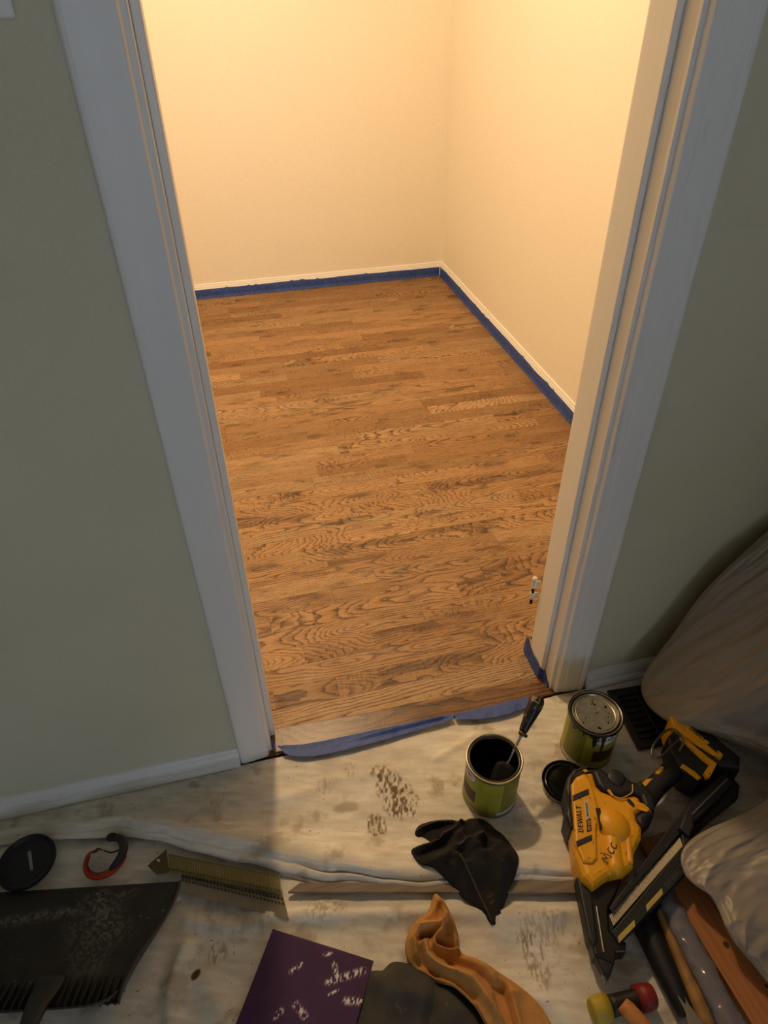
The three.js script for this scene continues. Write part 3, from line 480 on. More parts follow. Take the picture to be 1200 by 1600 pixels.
// ------------------------------------------------------------------ black rag
{
  const out = [[0.236, 0.252], [0.247, 0.238], [0.277, 0.236], [0.318, 0.245], [0.330, 0.254], [0.345, 0.250], [0.368, 0.254], [0.380, 0.268], [0.386, 0.283], [0.398, 0.297], [0.403, 0.325], [0.402, 0.349], [0.388, 0.373], [0.366, 0.396], [0.344, 0.423], [0.342, 0.437], [0.320, 0.438], [0.313, 0.421], [0.302, 0.402], [0.286, 0.384], [0.276, 0.366], [0.258, 0.344], [0.244, 0.328], [0.228, 0.320], [0.220, 0.301], [0.219, 0.283], [0.240, 0.283], [0.243, 0.266]];
  const rt = place(tex(512, 512, (x, y) => { const a = fbm(x / 40, y / 40, 131, 4), g = sst(0.60, 0.72, fbm(x / 12, y / 12, 133, 5)) * sst(0.52, 0.66, fbm(x / 80, y / 80, 134, 3)) * (1 - sst(300, 380, x)); return mix3(mix3([22, 20, 18], [40, 36, 31], a), [112, 98, 62], 0.7 * g); }), 0.2, 0.22, 0.22, 0.24);
  const t = mesh('rag', softPatch(out, [0.318, 0.328], {
    n: 150, m: 40, h: 0.016, pow: 7, base: (x, z) => 0.012 + 0.026 * Math.exp(-Math.pow((z - edgeZ(x) + 0.004) / 0.032, 2)), na: 0.012, nf: 60, folds: folds([
      { p: [[0.222, 0.289], [0.255, 0.291], [0.285, 0.278], [0.322, 0.260]], a: 0.024, w: 0.006 }, { p: [[0.246, 0.268], [0.285, 0.262], [0.310, 0.258]], a: -0.016, w: 0.010 }, { p: [[0.236, 0.250], [0.270, 0.242], [0.310, 0.246]], a: 0.010, w: 0.006 }, { p: [[0.330, 0.262], [0.300, 0.300], [0.268, 0.322]], a: 0.014, w: 0.010 }, { p: [[0.294, 0.327], [0.300, 0.356], [0.307, 0.379], [0.312, 0.405], [0.318, 0.435]], a: 0.016, w: 0.006 }, { p: [[0.300, 0.312], [0.320, 0.302], [0.352, 0.300]], a: 0.014, w: 0.006 }, { p: [[0.306, 0.330], [0.330, 0.322], [0.350, 0.322]], a: -0.010, w: 0.008 },
      { p: [[0.342, 0.262], [0.350, 0.300], [0.325, 0.320]], a: 0.016, w: 0.012 }, { p: [[0.380, 0.290], [0.378, 0.340], [0.348, 0.400]], a: 0.014, w: 0.018 }, { p: [[0.312, 0.286], [0.345, 0.335], [0.375, 0.325]], a: 0.011, w: 0.008 }, { p: [[0.265, 0.262], [0.300, 0.258]], a: -0.012, w: 0.012 }, { p: [[0.335, 0.345], [0.330, 0.395]], a: -0.008, w: 0.012 }])
  }), std(0xffffff, 0.95, { map: rt, bumpMap: bumpNoise, bumpScale: 0.0006 }));
  tag(t, 'crumpled black stained rag in front of the open can', 'rag');
  t.updateMatrixWorld(); const ray = new THREE.Raycaster();
  const onRag = (x, z) => { ray.set(new THREE.Vector3(x, 0.5, z), new THREE.Vector3(0, -1, 0)); const h = ray.intersectObject(t, false)[0]; return [x, (h ? h.point.y : 0.03) + 0.0004, z]; };
  const seam = pts => { const c = new THREE.CatmullRomCurve3(pts.map(p => new THREE.Vector3(p[0], 0, p[1]))); return tube(c.getPoints(24).map(p => onRag(p.x, p.z)), 0.0013, 60, 6); };
  const seams = [[[0.295, 0.330], [0.301, 0.356], [0.308, 0.379], [0.313, 0.403], [0.320, 0.433]], [[0.225, 0.291], [0.250, 0.291], [0.274, 0.286], [0.291, 0.273], [0.322, 0.262]], [[0.300, 0.312], [0.320, 0.302], [0.352, 0.300]], [[0.240, 0.250], [0.270, 0.245], [0.300, 0.246]]].map(seam);
  for (const g of seams) mesh('seam', g, std(0x4a4234, 0.9), t);
}

// ------------------------------------------------------------------ purple sanding sheet
{
  const ptex = place(tex(700, 700, (x, y) => {
    const u = x / 700, v = y / 700; let c = mix3([64, 38, 70], [76, 46, 82], fbm(x / 60, y / 60, 141, 4)); const q = (hash(x, y, 3) - 0.5) * 12; c = [c[0] + q, c[1] + q, c[2] + q];
    const smear = (a, b, w, k) => { const d = segDist(u, v, a, b); return (1 - sst(0, w, d)) * sst(0.44 - k * 0.1, 0.58, fbm(u * 70, v * 34, 143, 4)); };
    const m = Math.max(smear([0.66, 0.27], [0.93, 0.10], 0.05, 0.6), smear([0.30, 0.28], [0.37, 0.20], 0.035, 0), smear([0.55, 0.07], [0.60, 0.05], 0.03, 1), smear([0.44, 0.50], [0.55, 0.56], 0.05, 0), smear([0.86, 0.36], [0.98, 0.33], 0.05, 0.6), smear([0.30, 0.64], [0.34, 0.58], 0.04, 0), smear([0.66, 0.12], [0.72, 0.20], 0.04, 0), smear([0.76, 0.30], [0.70, 0.36], 0.02, 0));
    return mix3(c, [222, 214, 204], clamp(m * 1.2));
  }), 0, 0, 1, 1);
  const O = [-0.043, 0.354], U = [0.155, 0.087], W = [-0.102, 0.170];
  const t = mesh('sanding_sheet', sheet(24, 30, (u, v) => { const x = O[0] + U[0] * u + W[0] * v, z = O[1] + U[1] * u + W[1] * v; return [x, 0.0175 + 0.004 * Math.sin(u * 2.6) * (1 - v) + 0.004 * v * v + 0.006 * Math.pow(1 - u, 3) * Math.pow(1 - v, 3), z, u, v * 1.1]; }, 0.0012), std(0xffffff, 0.85, { map: ptex }));
  tag(t, 'purple abrasive sheet with white paint smears on the lower drop cloth', 'sanding sheet');
}

// ------------------------------------------------------------------ towels
const terry = tex(256, 256, (x, y) => { const v = 60 + 170 * vn(x / 2.2, y / 2.2, 151) * (0.6 + 0.4 * vn(x / 9, y / 9, 152)); return [v, v, v]; }, false); terry.repeat.set(14, 14);
{
  const gt = place(tex(512, 512, (x, y) => { const c = mix3([58, 56, 54], [84, 80, 74], fbm(x / 40, y / 40, 153, 5)); const w = sst(0.74, 0.8, fbm(x / 14, y / 14, 155, 4)); return mix3(c, [108, 98, 78], w * 0.5); }), 0, 0.4, 0.4, 0.4);
  const g = softPatch([[0.106, 0.452], [0.122, 0.455], [0.140, 0.447], [0.160, 0.452], [0.184, 0.468], [0.215, 0.492], [0.240, 0.520], [0.262, 0.560], [0.280, 0.620], [0.22, 0.68], [0.10, 0.69], [0.03, 0.63], [0.050, 0.545], [0.075, 0.50]], [0.16, 0.57], {
    n: 120, m: 34, h: 0.026, pow: 5, base: () => 0.010, na: 0.006, nf: 30, folds: folds([{ p: [[0.10, 0.46], [0.14, 0.50], [0.20, 0.52], [0.24, 0.56]], a: 0.012, w: 0.02 }, { p: [[0.205, 0.50], [0.175, 0.545], [0.165, 0.60]], a: -0.018, w: 0.012 }, { p: [[0.12, 0.47], [0.105, 0.52], [0.09, 0.58]], a: 0.012, w: 0.014 }, { p: [[0.15, 0.52], [0.13, 0.58]], a: -0.010, w: 0.016 }])
  });
  tag(mesh('towel', g, std(0xffffff, 1, { map: gt, bumpMap: terry, bumpScale: 0.0012 })), 'dark grey towel between the purple sheet and the orange towel', 'towel');
}
{
  const ot = place(tex(512, 512, (x, y) => { const c = mix3([190, 134, 70], [216, 160, 92], fbm(x / 30, y / 30, 161, 5)); const w = sst(0.66, 0.78, fbm(x / 26, y / 26, 163, 4)); return mix3(c, [150, 112, 62], w * 0.5); }), 0.1, 0.35, 0.35, 0.35);
  const out = [[0.240, 0.366], [0.249, 0.376], [0.257, 0.405], [0.259, 0.436], [0.252, 0.462], [0.273, 0.484], [0.318, 0.518], [0.352, 0.570], [0.356, 0.640], [0.300, 0.660], [0.262, 0.600], [0.244, 0.545], [0.222, 0.512], [0.196, 0.488], [0.174, 0.466], [0.166, 0.442], [0.173, 0.421], [0.192, 0.402], [0.222, 0.388], [0.232, 0.374]];
  const g = softPatch(out, [0.235, 0.465], {
    n: 280, m: 90, h: 0.014, pow: 6, na: 0.006, nf: 60, base: (x, z) => 0.011 + 0.009 * (1 - sst(0.41, 0.46, z)) + 0.030 * sst(0.46, 0.52, z) * (1 - sst(0.25, 0.31, x)) * sst(0.19, 0.23, x) + 0.008 * sst(0.50, 0.56, z),
    folds: folds([{ p: [[0.240, 0.370], [0.238, 0.385], [0.220, 0.400], [0.196, 0.410]], a: 0.010, w: 0.007 },
      { p: [[0.182, 0.452], [0.183, 0.430], [0.196, 0.417], [0.214, 0.419], [0.230, 0.422], [0.241, 0.418]], a: 0.024, w: 0.0055 },
      { p: [[0.244, 0.420], [0.232, 0.432], [0.217, 0.438], [0.214, 0.448], [0.228, 0.461], [0.247, 0.466]], a: 0.022, w: 0.005 },
      { p: [[0.199, 0.440], [0.198, 0.458], [0.208, 0.476], [0.226, 0.494], [0.252, 0.516], [0.285, 0.590]], a: 0.022, w: 0.008 },
      { p: [[0.198, 0.430], [0.206, 0.428], [0.214, 0.431]], a: -0.016, w: 0.005 }, { p: [[0.222, 0.446], [0.240, 0.456]], a: -0.020, w: 0.0055 }, { p: [[0.188, 0.448], [0.190, 0.464], [0.206, 0.486]], a: -0.012, w: 0.005 },
      { p: [[0.250, 0.474], [0.285, 0.500], [0.318, 0.545]], a: 0.014, w: 0.012 }, { p: [[0.232, 0.478], [0.262, 0.500], [0.288, 0.530]], a: -0.010, w: 0.006 }, { p: [[0.294, 0.536], [0.290, 0.585]], a: -0.030, w: 0.009 }, { p: [[0.308, 0.545], [0.306, 0.590]], a: 0.012, w: 0.007 },
      { p: [[0.180, 0.474], [0.205, 0.496], [0.232, 0.528], [0.250, 0.575]], a: 0.012, w: 0.006 }, { p: [[0.200, 0.478], [0.228, 0.508], [0.248, 0.540]], a: -0.012, w: 0.005 }, { p: [[0.246, 0.385], [0.250, 0.425]], a: 0.010, w: 0.006 }, { p: [[0.240, 0.395], [0.236, 0.412]], a: -0.008, w: 0.008 }])
  });
  tag(mesh('towel', g, std(0xffffff, 1, { map: ot, bumpMap: terry, bumpScale: 0.0014 })), 'crumpled orange terry towel lying over the grey towel', 'towel');
}

// ------------------------------------------------------------------ wooden strip and collated nails
function plainWoodTex(a, b, seed, knots = []) { return tex(512, 256, (x, y) => { let t = fbm(x / 90, y / 5, seed, 4), yy = y; let k = 0; for (const q of knots) { const d = Math.hypot((x - q[0]) * 2.2, y - q[1]); k = Math.max(k, 1 - sst(q[2] * 0.5, q[2], d)); yy += 26 * Math.exp(-d * d / 900) * Math.sign(y - q[1]); } const r = 0.5 + 0.5 * Math.sin(yy / 6 + 5 * fbm(x / 160, yy / 60, seed + 3, 3)); return mix3(mix3(a, b, clamp(0.55 * t + 0.35 * r)), [52, 30, 16], k); }); }
{
  const g = slab([[-0.010, 0.300], [0.012, 0.290], [0.486, 0.4045], [0.482, 0.4255]], 0.0135, 0.0215, 0.001); const uv = g.attributes.uv, p = g.attributes.position; for (let i = 0; i < p.count; i++) uv.setXY(i, p.getX(i) * 3, p.getZ(i) * 8);
  tag(mesh('wood_strip', g, std(0xffffff, 0.8, { map: plainWoodTex([116, 100, 84], [150, 134, 114], 171) })), 'thin grey brown wooden strip under the rolled cloth edge', 'wood strip');
}
function nailStrip(name, label, A, B, C, D, y0, r, mat, tapeMat, n, tilt, tapes) {   // quad A-B (heads) and D-C (points); nails lie side by side across it
  const t = thing(name, label, 'nail strip', [0, 0, 0], 0, undefined), gs = [];
  for (let i = 0; i < n; i++) { const u = (i + 0.5) / n, a = [lerp(A[0], B[0], u), y0 + r + tilt * u, lerp(A[1], B[1], u)], b = [lerp(D[0], C[0], u), y0 + r + tilt * u, lerp(D[1], C[1], u)]; gs.push(bar(a, b, r * 0.94, r * 0.94, 6)); const hd = [lerp(a[0], b[0], 0.03), a[1], lerp(a[2], b[2], 0.03)]; gs.push(bar(a, hd, r * 1.5, r * 1.5, 8)); }
  const nm = mesh('nails', mergeGeometries(gs), mat, t); nm.userData.kind = 'stuff';
  for (const v of tapes) { const gsT = []; for (let i = 0; i < n; i += 2) { const q = (u, w) => [lerp(lerp(A[0], B[0], u), lerp(D[0], C[0], u), w), lerp(lerp(A[1], B[1], u), lerp(D[1], C[1], u), w)]; const u0 = i / n, u1 = (i + 1.3) / n; gsT.push(slab([q(u0, v), q(Math.min(1, u1), v), q(Math.min(1, u1), v + 0.09), q(u0, v + 0.09)], y0 + 2 * r - 0.0006 + tilt * u0, y0 + 2 * r + 0.0004 + tilt * u0, 0.0001)); } const tp = mesh('collating_tape', mergeGeometries(gsT), tapeMat, t); tp.userData.kind = 'stuff'; }
  return t;
}
const mBrassy = std(0x7d7342, 0.5, { metalness: 0.35 }), mNail = std(0x8f8674, 0.5, { metalness: 0.35 }), mTapeBrown = std(0x4a3a28, 0.8);
nailStrip('nail_strip', 'olive yellow strip of collated nails lying against the rolled cloth', [-0.214, 0.182], [-0.020, 0.272], [-0.022, 0.303], [-0.214, 0.214], 0.0215, 0.0015, mBrassy, mTapeBrown, 64, 0.003, [0.80]);
nailStrip('nail_strip', 'grey strip of collated nails in front of the yellow one', [-0.192, 0.212], [-0.020, 0.294], [-0.014, 0.344], [-0.192, 0.254], 0.0155, 0.0015, mNail, mTapeBrown, 58, 0, [0.28, 0.44]);
tag(mesh('card_scrap', slab([[-0.252, 0.192], [-0.218, 0.170], [-0.214, 0.214], [-0.236, 0.212]], 0.019, 0.0205, 0.0004), std(0x57502f, 0.8)), 'olive brown card scrap at the left end of the nail strips', 'card');

// ------------------------------------------------------------------ dustpan
{
  const turn = -0.187, t = thing('dustpan', 'large dark grey dusty dustpan with toothed back edge', 'dustpan', [-0.355, 0.016, 0.204], turn);
  const dt = place(tex(768, 512, (x, y) => {
    const u = x / 768 - 0.5, v = y / 512; let c = mix3([40, 38, 36], [54, 51, 47], fbm(x / 50, y / 50, 181, 5));
    const region = (a, b, w) => 1 - sst(0, w, segDist(u, v, a, b));
    const n = fbm(x / 9, y / 9, 183, 5), m = Math.max(region([-0.36, 0.30], [0.02, 0.24], 0.07) * 0.9, region([0.08, 0.20], [0.16, 0.42], 0.17), region([0.05, 0.35], [0.12, 0.62], 0.17) * 0.7, region([-0.02, 0.20], [0.24, 0.14], 0.05) * 0.8);
    c = mix3(c, [150, 144, 134], 0.75 * m * clamp(0.15 + 0.9 * sst(0.36, 0.70, n) * (0.5 + 0.8 * vn(x / 2.6, y / 2.6, 187)))); if (vn(x / 7, y / 7, 185) > 0.965 && n > 0.5) c = [170, 164, 154];
    return c;
  }), -0.18, -0.02, 0.36, 0.24);
  const m = std(0xffffff, 0.65, { map: dt }), edge = std(0x2f2e2e, 0.5);
  const hw = w => lerp(0.163, 0.108, sst(0, 1, w / 0.19)), fy = w => 0.0005 + 0.055 * Math.pow(w / 0.19, 1.6) * 0.55;
  mesh('pan', sheet(36, 28, (u, v) => { const w = v * 0.19, x = (u - 0.5) * 2 * hw(w); return [x, fy(w) + 0.003 + 0.0012 * Math.cos(u * 44) * sst(0.1, 0.2, v), w, x, w]; }, 0.0025), m, t);
  for (const s of [-1, 1]) mesh('side_wall', sheet(26, 6, (u, v) => { const w = u * 0.193, h = 0.006 + 0.038 * sst(0, 0.75, u) - fy(w) * 0.2; return [s * (hw(w) + 0.002 + 0.010 * v * sst(0, 0.5, u)), fy(w) + 0.002 + h * v, w, s * hw(w), w]; }, 0.003), edge, t);
  mesh('back_wall', sheet(36, 6, (u, v) => { const x = (u - 0.5) * 2 * 0.112; return [x, fy(0.19) + 0.002 + 0.032 * v, 0.190 + 0.010 * v - 0.03 * Math.pow(Math.abs(u - 0.5) * 2, 6) * 0.6, x, 0.19]; }, 0.003), edge, t);
  const tooth = new THREE.ExtrudeGeometry(new THREE.Shape([[0.148, 0.002], [0.191, 0.000], [0.195, 0.026], [0.186, 0.024]].map(p => new THREE.Vector2(...p))), { depth: 0.0022, bevelEnabled: false }); tooth.rotateY(-Math.PI / 2);
  for (let i = 0; i < 19; i++) { const x = -0.104 + i * 0.0115; if (Math.abs(x + 0.005) < 0.022) continue; const g = mesh('tooth', tooth, edge, t); g.position.set(x, fy(0.17), 0); }
  mesh('handle', sheet(10, 24, (u, v) => { const w = lerp(0.150, 0.40, v), hw2 = lerp(0.023, 0.013, sst(0, 0.35, v)), a = (u - 0.5) * Math.PI; return [Math.sin(a) * hw2 - 0.005, fy(Math.min(w, 0.19)) + 0.014 + 0.016 * sst(0, 0.3, v) + Math.cos(a) * 0.010 + 0.03 * v, w, Math.sin(a) * hw2, w]; }, 0.003), edge, t);
}
{
  const t = thing('round_cover', 'round black plastic lid with a pale mark resting on the dustpan edge', 'lid', [-0.462, 0.026, 0.138]); t.rotation.z = 0.05; t.rotation.x = -0.03;
  mesh('disc', lathe([[0, 0.004], [0.040, 0.0045], [0.044, 0.006], [0.0455, 0.012], [0.048, 0.0125], [0.0505, 0.010], [0.051, 0.004], [0.049, 0], [0, 0]], 64), std(0x131317, 0.55), t);
  mesh('pale_mark', slab([[-0.002, -0.020], [0.004, -0.021], [0.014, 0.017], [0.009, 0.018]], 0.0044, 0.0052, 0.0002), std(0x8d8d8a, 0.7), t);
}
{
  const t = thing('strap_loop', 'small orange and black curved strap with a white tag', 'strap', [0.004, 0, 0.009]);
  const band = (pts, w, h, mat, name) => { const c = new THREE.CatmullRomCurve3(pts.map(V)); mesh(name, sheet(60, 8, (u, v) => { const p = c.getPoint(u), q = c.getTangent(u), a = v * Math.PI * 2, k = Math.pow(Math.sin(Math.PI * clamp(u, 0.02, 0.98)), 0.25); return [p.x + -q.z * Math.cos(a) * w * k, p.y + Math.sin(a) * h * k, p.z + q.x * Math.cos(a) * w * k, u, v]; }, 0.0004), mat, t); };
  band([[-0.346, 0.017, 0.130], [-0.361, 0.018, 0.136], [-0.366, 0.018, 0.156], [-0.358, 0.018, 0.174], [-0.340, 0.018, 0.182], [-0.316, 0.020, 0.178], [-0.302, 0.021, 0.166], [-0.295, 0.021, 0.154]], 0.0045, 0.005, std(0xb8371a, 0.5), 'orange_band');
  band([[-0.361, 0.024, 0.141], [-0.3615, 0.0245, 0.156], [-0.354, 0.0245, 0.170], [-0.340, 0.0245, 0.178], [-0.322, 0.025, 0.176]], 0.0012, 0.001, std(0x7c1f10, 0.5), 'band_groove');
  band([[-0.322, 0.026, 0.118], [-0.306, 0.030, 0.124], [-0.297, 0.032, 0.140], [-0.300, 0.030, 0.157], [-0.312, 0.026, 0.170], [-0.322, 0.022, 0.176]], 0.008, 0.006, std(0x2a2829, 0.45), 'black_band');
  mesh('end_pad', new THREE.SphereGeometry(0.009, 20, 14).scale(1.1, 0.9, 0.8).translate(-0.320, 0.028, 0.117), mRubber, t);
  mesh('cord', tube([[-0.352, 0.024, 0.139], [-0.345, 0.026, 0.132], [-0.334, 0.026, 0.138], [-0.318, 0.027, 0.146], [-0.304, 0.030, 0.146]], 0.0014, 30, 6), mBlack, t);
  mesh('white_tag', slab([[-0.356, 0.141], [-0.334, 0.138], [-0.331, 0.146], [-0.353, 0.150]], 0.0275, 0.0283, 0.0003), std(0xb4b2a8, 0.7), t);
}

// ------------------------------------------------------------------ nail gun
{
  const t = thing('nail_gun', 'yellow and black cordless nail gun lying on its side', 'nail gun', [0.56, 0.014, 0.32]);
  const yTex = place(tex(512, 512, (x, y) => { const c = mix3([232, 160, 20], [244, 174, 30], fbm(x / 60, y / 60, 191, 4)); const w = sst(0.70, 0.76, fbm(x / 11, y / 11, 193, 5)); return mix3(c, [120, 84, 30], 0.6 * w); }), -0.12, -0.12, 0.4, 0.4);
  const mY = std(0xffffff, 0.42, { map: yTex }), mB = std(0x17171a, 0.5), mB2 = std(0x26262a, 0.42), mGrip = std(0x111113, 0.7), mYel = std(0xe6a41c, 0.45), mLine = std(0xd8a23a, 0.5), mInk = std(0x181310, 0.6), mWhite = std(0xc9c4bc, 0.5);
  const body = [[-0.024, -0.052], [-0.012, -0.066], [0.005, -0.069], [0.026, -0.064], [0.020, -0.036], [0.024, -0.025], [0.035, -0.016], [0.050, -0.004], [0.078, -0.003], [0.085, 0.005], [0.081, 0.018], [0.095, 0.028], [0.094, 0.035], [0.075, 0.029], [0.062, 0.032], [0.058, 0.044], [0.060, 0.056], [0.050, 0.072], [0.032, 0.086], [0.016, 0.100], [0.012, 0.112], [-0.009, 0.119], [-0.038, 0.117], [-0.071, 0.127], [-0.081, 0.108], [-0.078, 0.073], [-0.062, 0.029], [-0.044, -0.018]];
  mesh('housing', slab(body, 0.016, 0.080, 0.013), mY, t);
  mesh('side_panel', slab([[-0.029, -0.047], [-0.020, -0.053], [0.010, -0.054], [0.006, -0.026], [-0.004, 0.018], [-0.026, 0.045], [-0.046, 0.088], [-0.058, 0.094], [-0.072, 0.088], [-0.071, 0.056], [-0.052, 0.010]], 0.070, 0.0855, 0.004), mY, t);
  mesh('motor_bulge', new THREE.SphereGeometry(1, 40, 24).scale(0.030, 0.022, 0.034).rotateY(0.35).translate(0.010, 0.073, 0.040), mY, t);
  { const g = new THREE.CapsuleGeometry(0.0165, 0.062, 8, 24); g.rotateX(Math.PI / 2); g.rotateY(-0.36); g.translate(-0.008, 0.070, 0.076); mesh('driver_ridge', g, mY, t); }
  { const g = new THREE.CapsuleGeometry(0.006, 0.066, 6, 16); g.rotateX(Math.PI / 2); g.rotateY(-0.42); g.translate(0.022, 0.076, 0.074); mesh('rib', g, mY, t); }
  mesh('rear_cap', slab([[-0.046, -0.022], [-0.040, -0.046], [-0.026, -0.066], [-0.008, -0.078], [0.022, -0.080], [0.044, -0.070], [0.046, -0.060], [0.027, -0.061], [0.004, -0.066], [-0.014, -0.062], [-0.024, -0.050], [-0.042, -0.016], [-0.058, 0.030], [-0.064, 0.026], [-0.062, 0.002]], 0.012, 0.078, 0.006), mB, t);
  mesh('top_cover', slab([[0.024, -0.066], [0.043, -0.066], [0.050, -0.052], [0.064, -0.052], [0.077, -0.045], [0.085, -0.028], [0.094, -0.022], [0.103, -0.026], [0.112, 0.012], [0.098, 0.034], [0.083, 0.024], [0.086, 0.004], [0.078, -0.004], [0.050, -0.005], [0.036, -0.017], [0.025, -0.026], [0.021, -0.036]], 0.018, 0.081, 0.007), mB, t);
  mesh('dial', lathe([[0, 0.020], [0.013, 0.020], [0.016, 0.017], [0.017, 0.010], [0.016, 0], [0, 0]], 32).translate(0.060, 0.066, -0.040), mB2, t);
  const grip = mesh('handle', (() => {
    const c = new THREE.CatmullRomCurve3([[0.080, 0.047, 0.012], [0.105, 0.048, -0.004], [0.135, 0.049, -0.018], [0.168, 0.050, -0.032], [0.200, 0.050, -0.048], [0.216, 0.050, -0.056]].map(V));
    return grid(36, 28, (u, v) => { const p = c.getPoint(u), q = c.getTangent(u), a = -v * Math.PI * 2, w = 0.0225 + 0.004 * Math.cos(u * 6) + 0.006 * sst(0.75, 1, u), h = 0.0235; const ca = Math.cos(a), sa = Math.sin(a), se = (s) => Math.sign(s) * Math.pow(Math.abs(s), 0.75); return [p.x - q.z * se(ca) * w, p.y + se(sa) * h, p.z + q.x * se(ca) * w, u, v]; });
  })(), mGrip, t);
  mesh('grip_insert', slab([[0.089, -0.009], [0.096, -0.018], [0.118, -0.027], [0.130, -0.025], [0.094, -0.006]], 0.066, 0.0745, 0.0015), mYel, grip);
  mesh('grip_insert', slab([[0.140, -0.034], [0.148, -0.039], [0.160, -0.044], [0.163, -0.041], [0.158, -0.036], [0.146, -0.030]], 0.064, 0.0738, 0.0012), mYel, grip);
  mesh('trim_line', tube([[0.034, 0.082, -0.020], [0.035, 0.0825, -0.010], [0.046, 0.083, 0.000], [0.060, 0.083, -0.001], [0.074, 0.082, -0.006], [0.083, 0.081, -0.020]], 0.0012, 40, 8), mLine, t);
  mesh('trim_tab', slab([[0.031, -0.021], [0.036, -0.021], [0.038, -0.009], [0.034, -0.008]], 0.079, 0.0835, 0.0008), mYel, t);
  mesh('emblem', slab([[0.006, -0.070], [0.013, -0.071], [0.016, -0.066], [0.009, -0.065]], 0.076, 0.0805, 0.0006), mYel, t);
  mesh('button', slab([[0.057, 0.006], [0.062, 0.004], [0.066, 0.016], [0.061, 0.019]], 0.076, 0.0825, 0.001, 0.5), mB, t);
  mesh('trigger', slab([[0.060, 0.034], [0.076, 0.028], [0.092, 0.033], [0.094, 0.040], [0.081, 0.046], [0.073, 0.050], [0.062, 0.058], [0.056, 0.046]], 0.022, 0.078, 0.008, 0.4), mB, t);
  mesh('vent_slot', slab([[-0.037, -0.025], [-0.003, -0.030], [-0.006, -0.020], [-0.041, -0.015]], 0.082, 0.0872, 0.001), mB2, t);
  mesh('vent_slot', slab([[-0.069, 0.054], [-0.037, 0.050], [-0.041, 0.059], [-0.071, 0.063]], 0.082, 0.0872, 0.001), mB2, t);
  mesh('lettering', lay(text('DEWALT', 0.0092, 0.0012), [0.020, -0.053], -0.0445, 0.0848, 0.0185), mInk, t);
  mesh('name_strip', slab([[-0.022, -0.010], [-0.014, -0.010], [-0.026, 0.022], [-0.034, 0.022]], 0.083, 0.0862, 0.0003), mWhite, t);
  mesh('lettering', lay(text('BRUSHLESS', 0.0036, 0.0006), [0.012, -0.032], -0.0240, 0.0860, 0.006), mInk, t);
  mesh('name_tile', slab([[-0.034, 0.024], [-0.025, 0.022], [-0.034, 0.044], [-0.043, 0.044]], 0.083, 0.0862, 0.0003), mInk, t);
  mesh('lettering', lay(text('XR 20V', 0.0042, 0.0006), [0.010, -0.022], -0.0338, 0.0860, 0.0335), mYel, t);
  mesh('warning_label', slab([[-0.004, 0.008], [0.004, 0.010], [-0.010, 0.044], [-0.015, 0.046]], 0.082, 0.0880, 0.0003).translate(-0.004, 0, 0), mInk, t);
  { // initials written by hand with a black marker
    const P = (a, b) => { const o = [-0.027, 0.0875, 0.0895], d = [0.815, -0.58], w = [-0.58, -0.815]; return [o[0] + d[0] * a + w[0] * b, o[1] - 0.45 * (a - 0.018) * (a - 0.018) * 8 - 14 * b * b, o[2] + d[1] * a + w[1] * b]; };
    const pen = pts => tube(pts.map(p => P(p[0], p[1])), 0.0008, 24, 6);
    mesh('handwriting', mergeGeometries([pen([[-0.012, -0.007], [-0.010, 0.006], [-0.006, -0.002], [-0.002, 0.007], [0.002, -0.006]]), pen([[0.013, 0.005], [0.009, 0.005], [0.006, 0.0], [0.009, -0.005], [0.014, -0.004]]), pen([[0.024, 0.005], [0.020, 0.005], [0.017, 0.0], [0.020, -0.005], [0.026, -0.003]])]), mInk, t);
  }
  // battery and its mount
  const pack = mesh('battery_pack', slab([[0.236, -0.142], [0.256, -0.146], [0.276, -0.122], [0.313, -0.020], [0.296, 0.002], [0.262, -0.014], [0.226, -0.104]], 0.006, 0.084, 0.008), mB, t);
  mesh('battery_band', slab([[0.229, -0.132], [0.240, -0.135], [0.252, -0.108], [0.281, -0.030], [0.268, -0.022], [0.240, -0.072], [0.222, -0.110]], 0.008, 0.088, 0.003), mY, pack);
  mesh('name_plate', slab([[0.243, -0.104], [0.250, -0.106], [0.268, -0.058], [0.261, -0.056]], 0.086, 0.0892, 0.0004).translate(0.001, 0, 0), mYel, pack);
  mesh('lettering', lay(text('DEWALT', 0.0064, 0.0008), [0.018, 0.048], 0.2565, 0.0890, -0.081).translate(0, 0, 0), mInk, pack);
  mesh('latch', slab([[0.262, -0.056], [0.268, -0.058], [0.275, -0.040], [0.269, -0.037]], 0.086, 0.0905, 0.001), mB2, pack);
  mesh('mount', slab([[0.206, -0.098], [0.224, -0.106], [0.250, -0.054], [0.262, -0.020], [0.226, 0.000], [0.208, 0.002], [0.192, -0.020], [0.192, -0.062]], 0.012, 0.078, 0.006), mB, t);
  mesh('mount_band', slab([[0.222, -0.086], [0.230, -0.090], [0.252, -0.034], [0.260, -0.018], [0.232, 0.002], [0.224, 0.002], [0.222, -0.006], [0.244, -0.020], [0.238, -0.034]], 0.072, 0.084, 0.002), mY, t);
  mesh('release_lever', slab([[0.192, -0.032], [0.199, -0.036], [0.212, -0.016], [0.216, -0.002], [0.208, 0.000], [0.200, -0.014]], 0.060, 0.080, 0.002), mY, t);
  mesh('belt_hook', tube([[0.206, 0.082, -0.060], [0.220, 0.088, -0.072], [0.222, 0.092, -0.086], [0.214, 0.096, -0.097], [0.200, 0.098, -0.099], [0.168, 0.098, -0.084], [0.146, 0.096, -0.066], [0.143, 0.094, -0.055], [0.154, 0.093, -0.052], [0.190, 0.090, -0.068], [0.218, 0.084, -0.082]], 0.0024, 90, 8), std(0x77726a, 0.35, { metalness: 0.85 }), t);
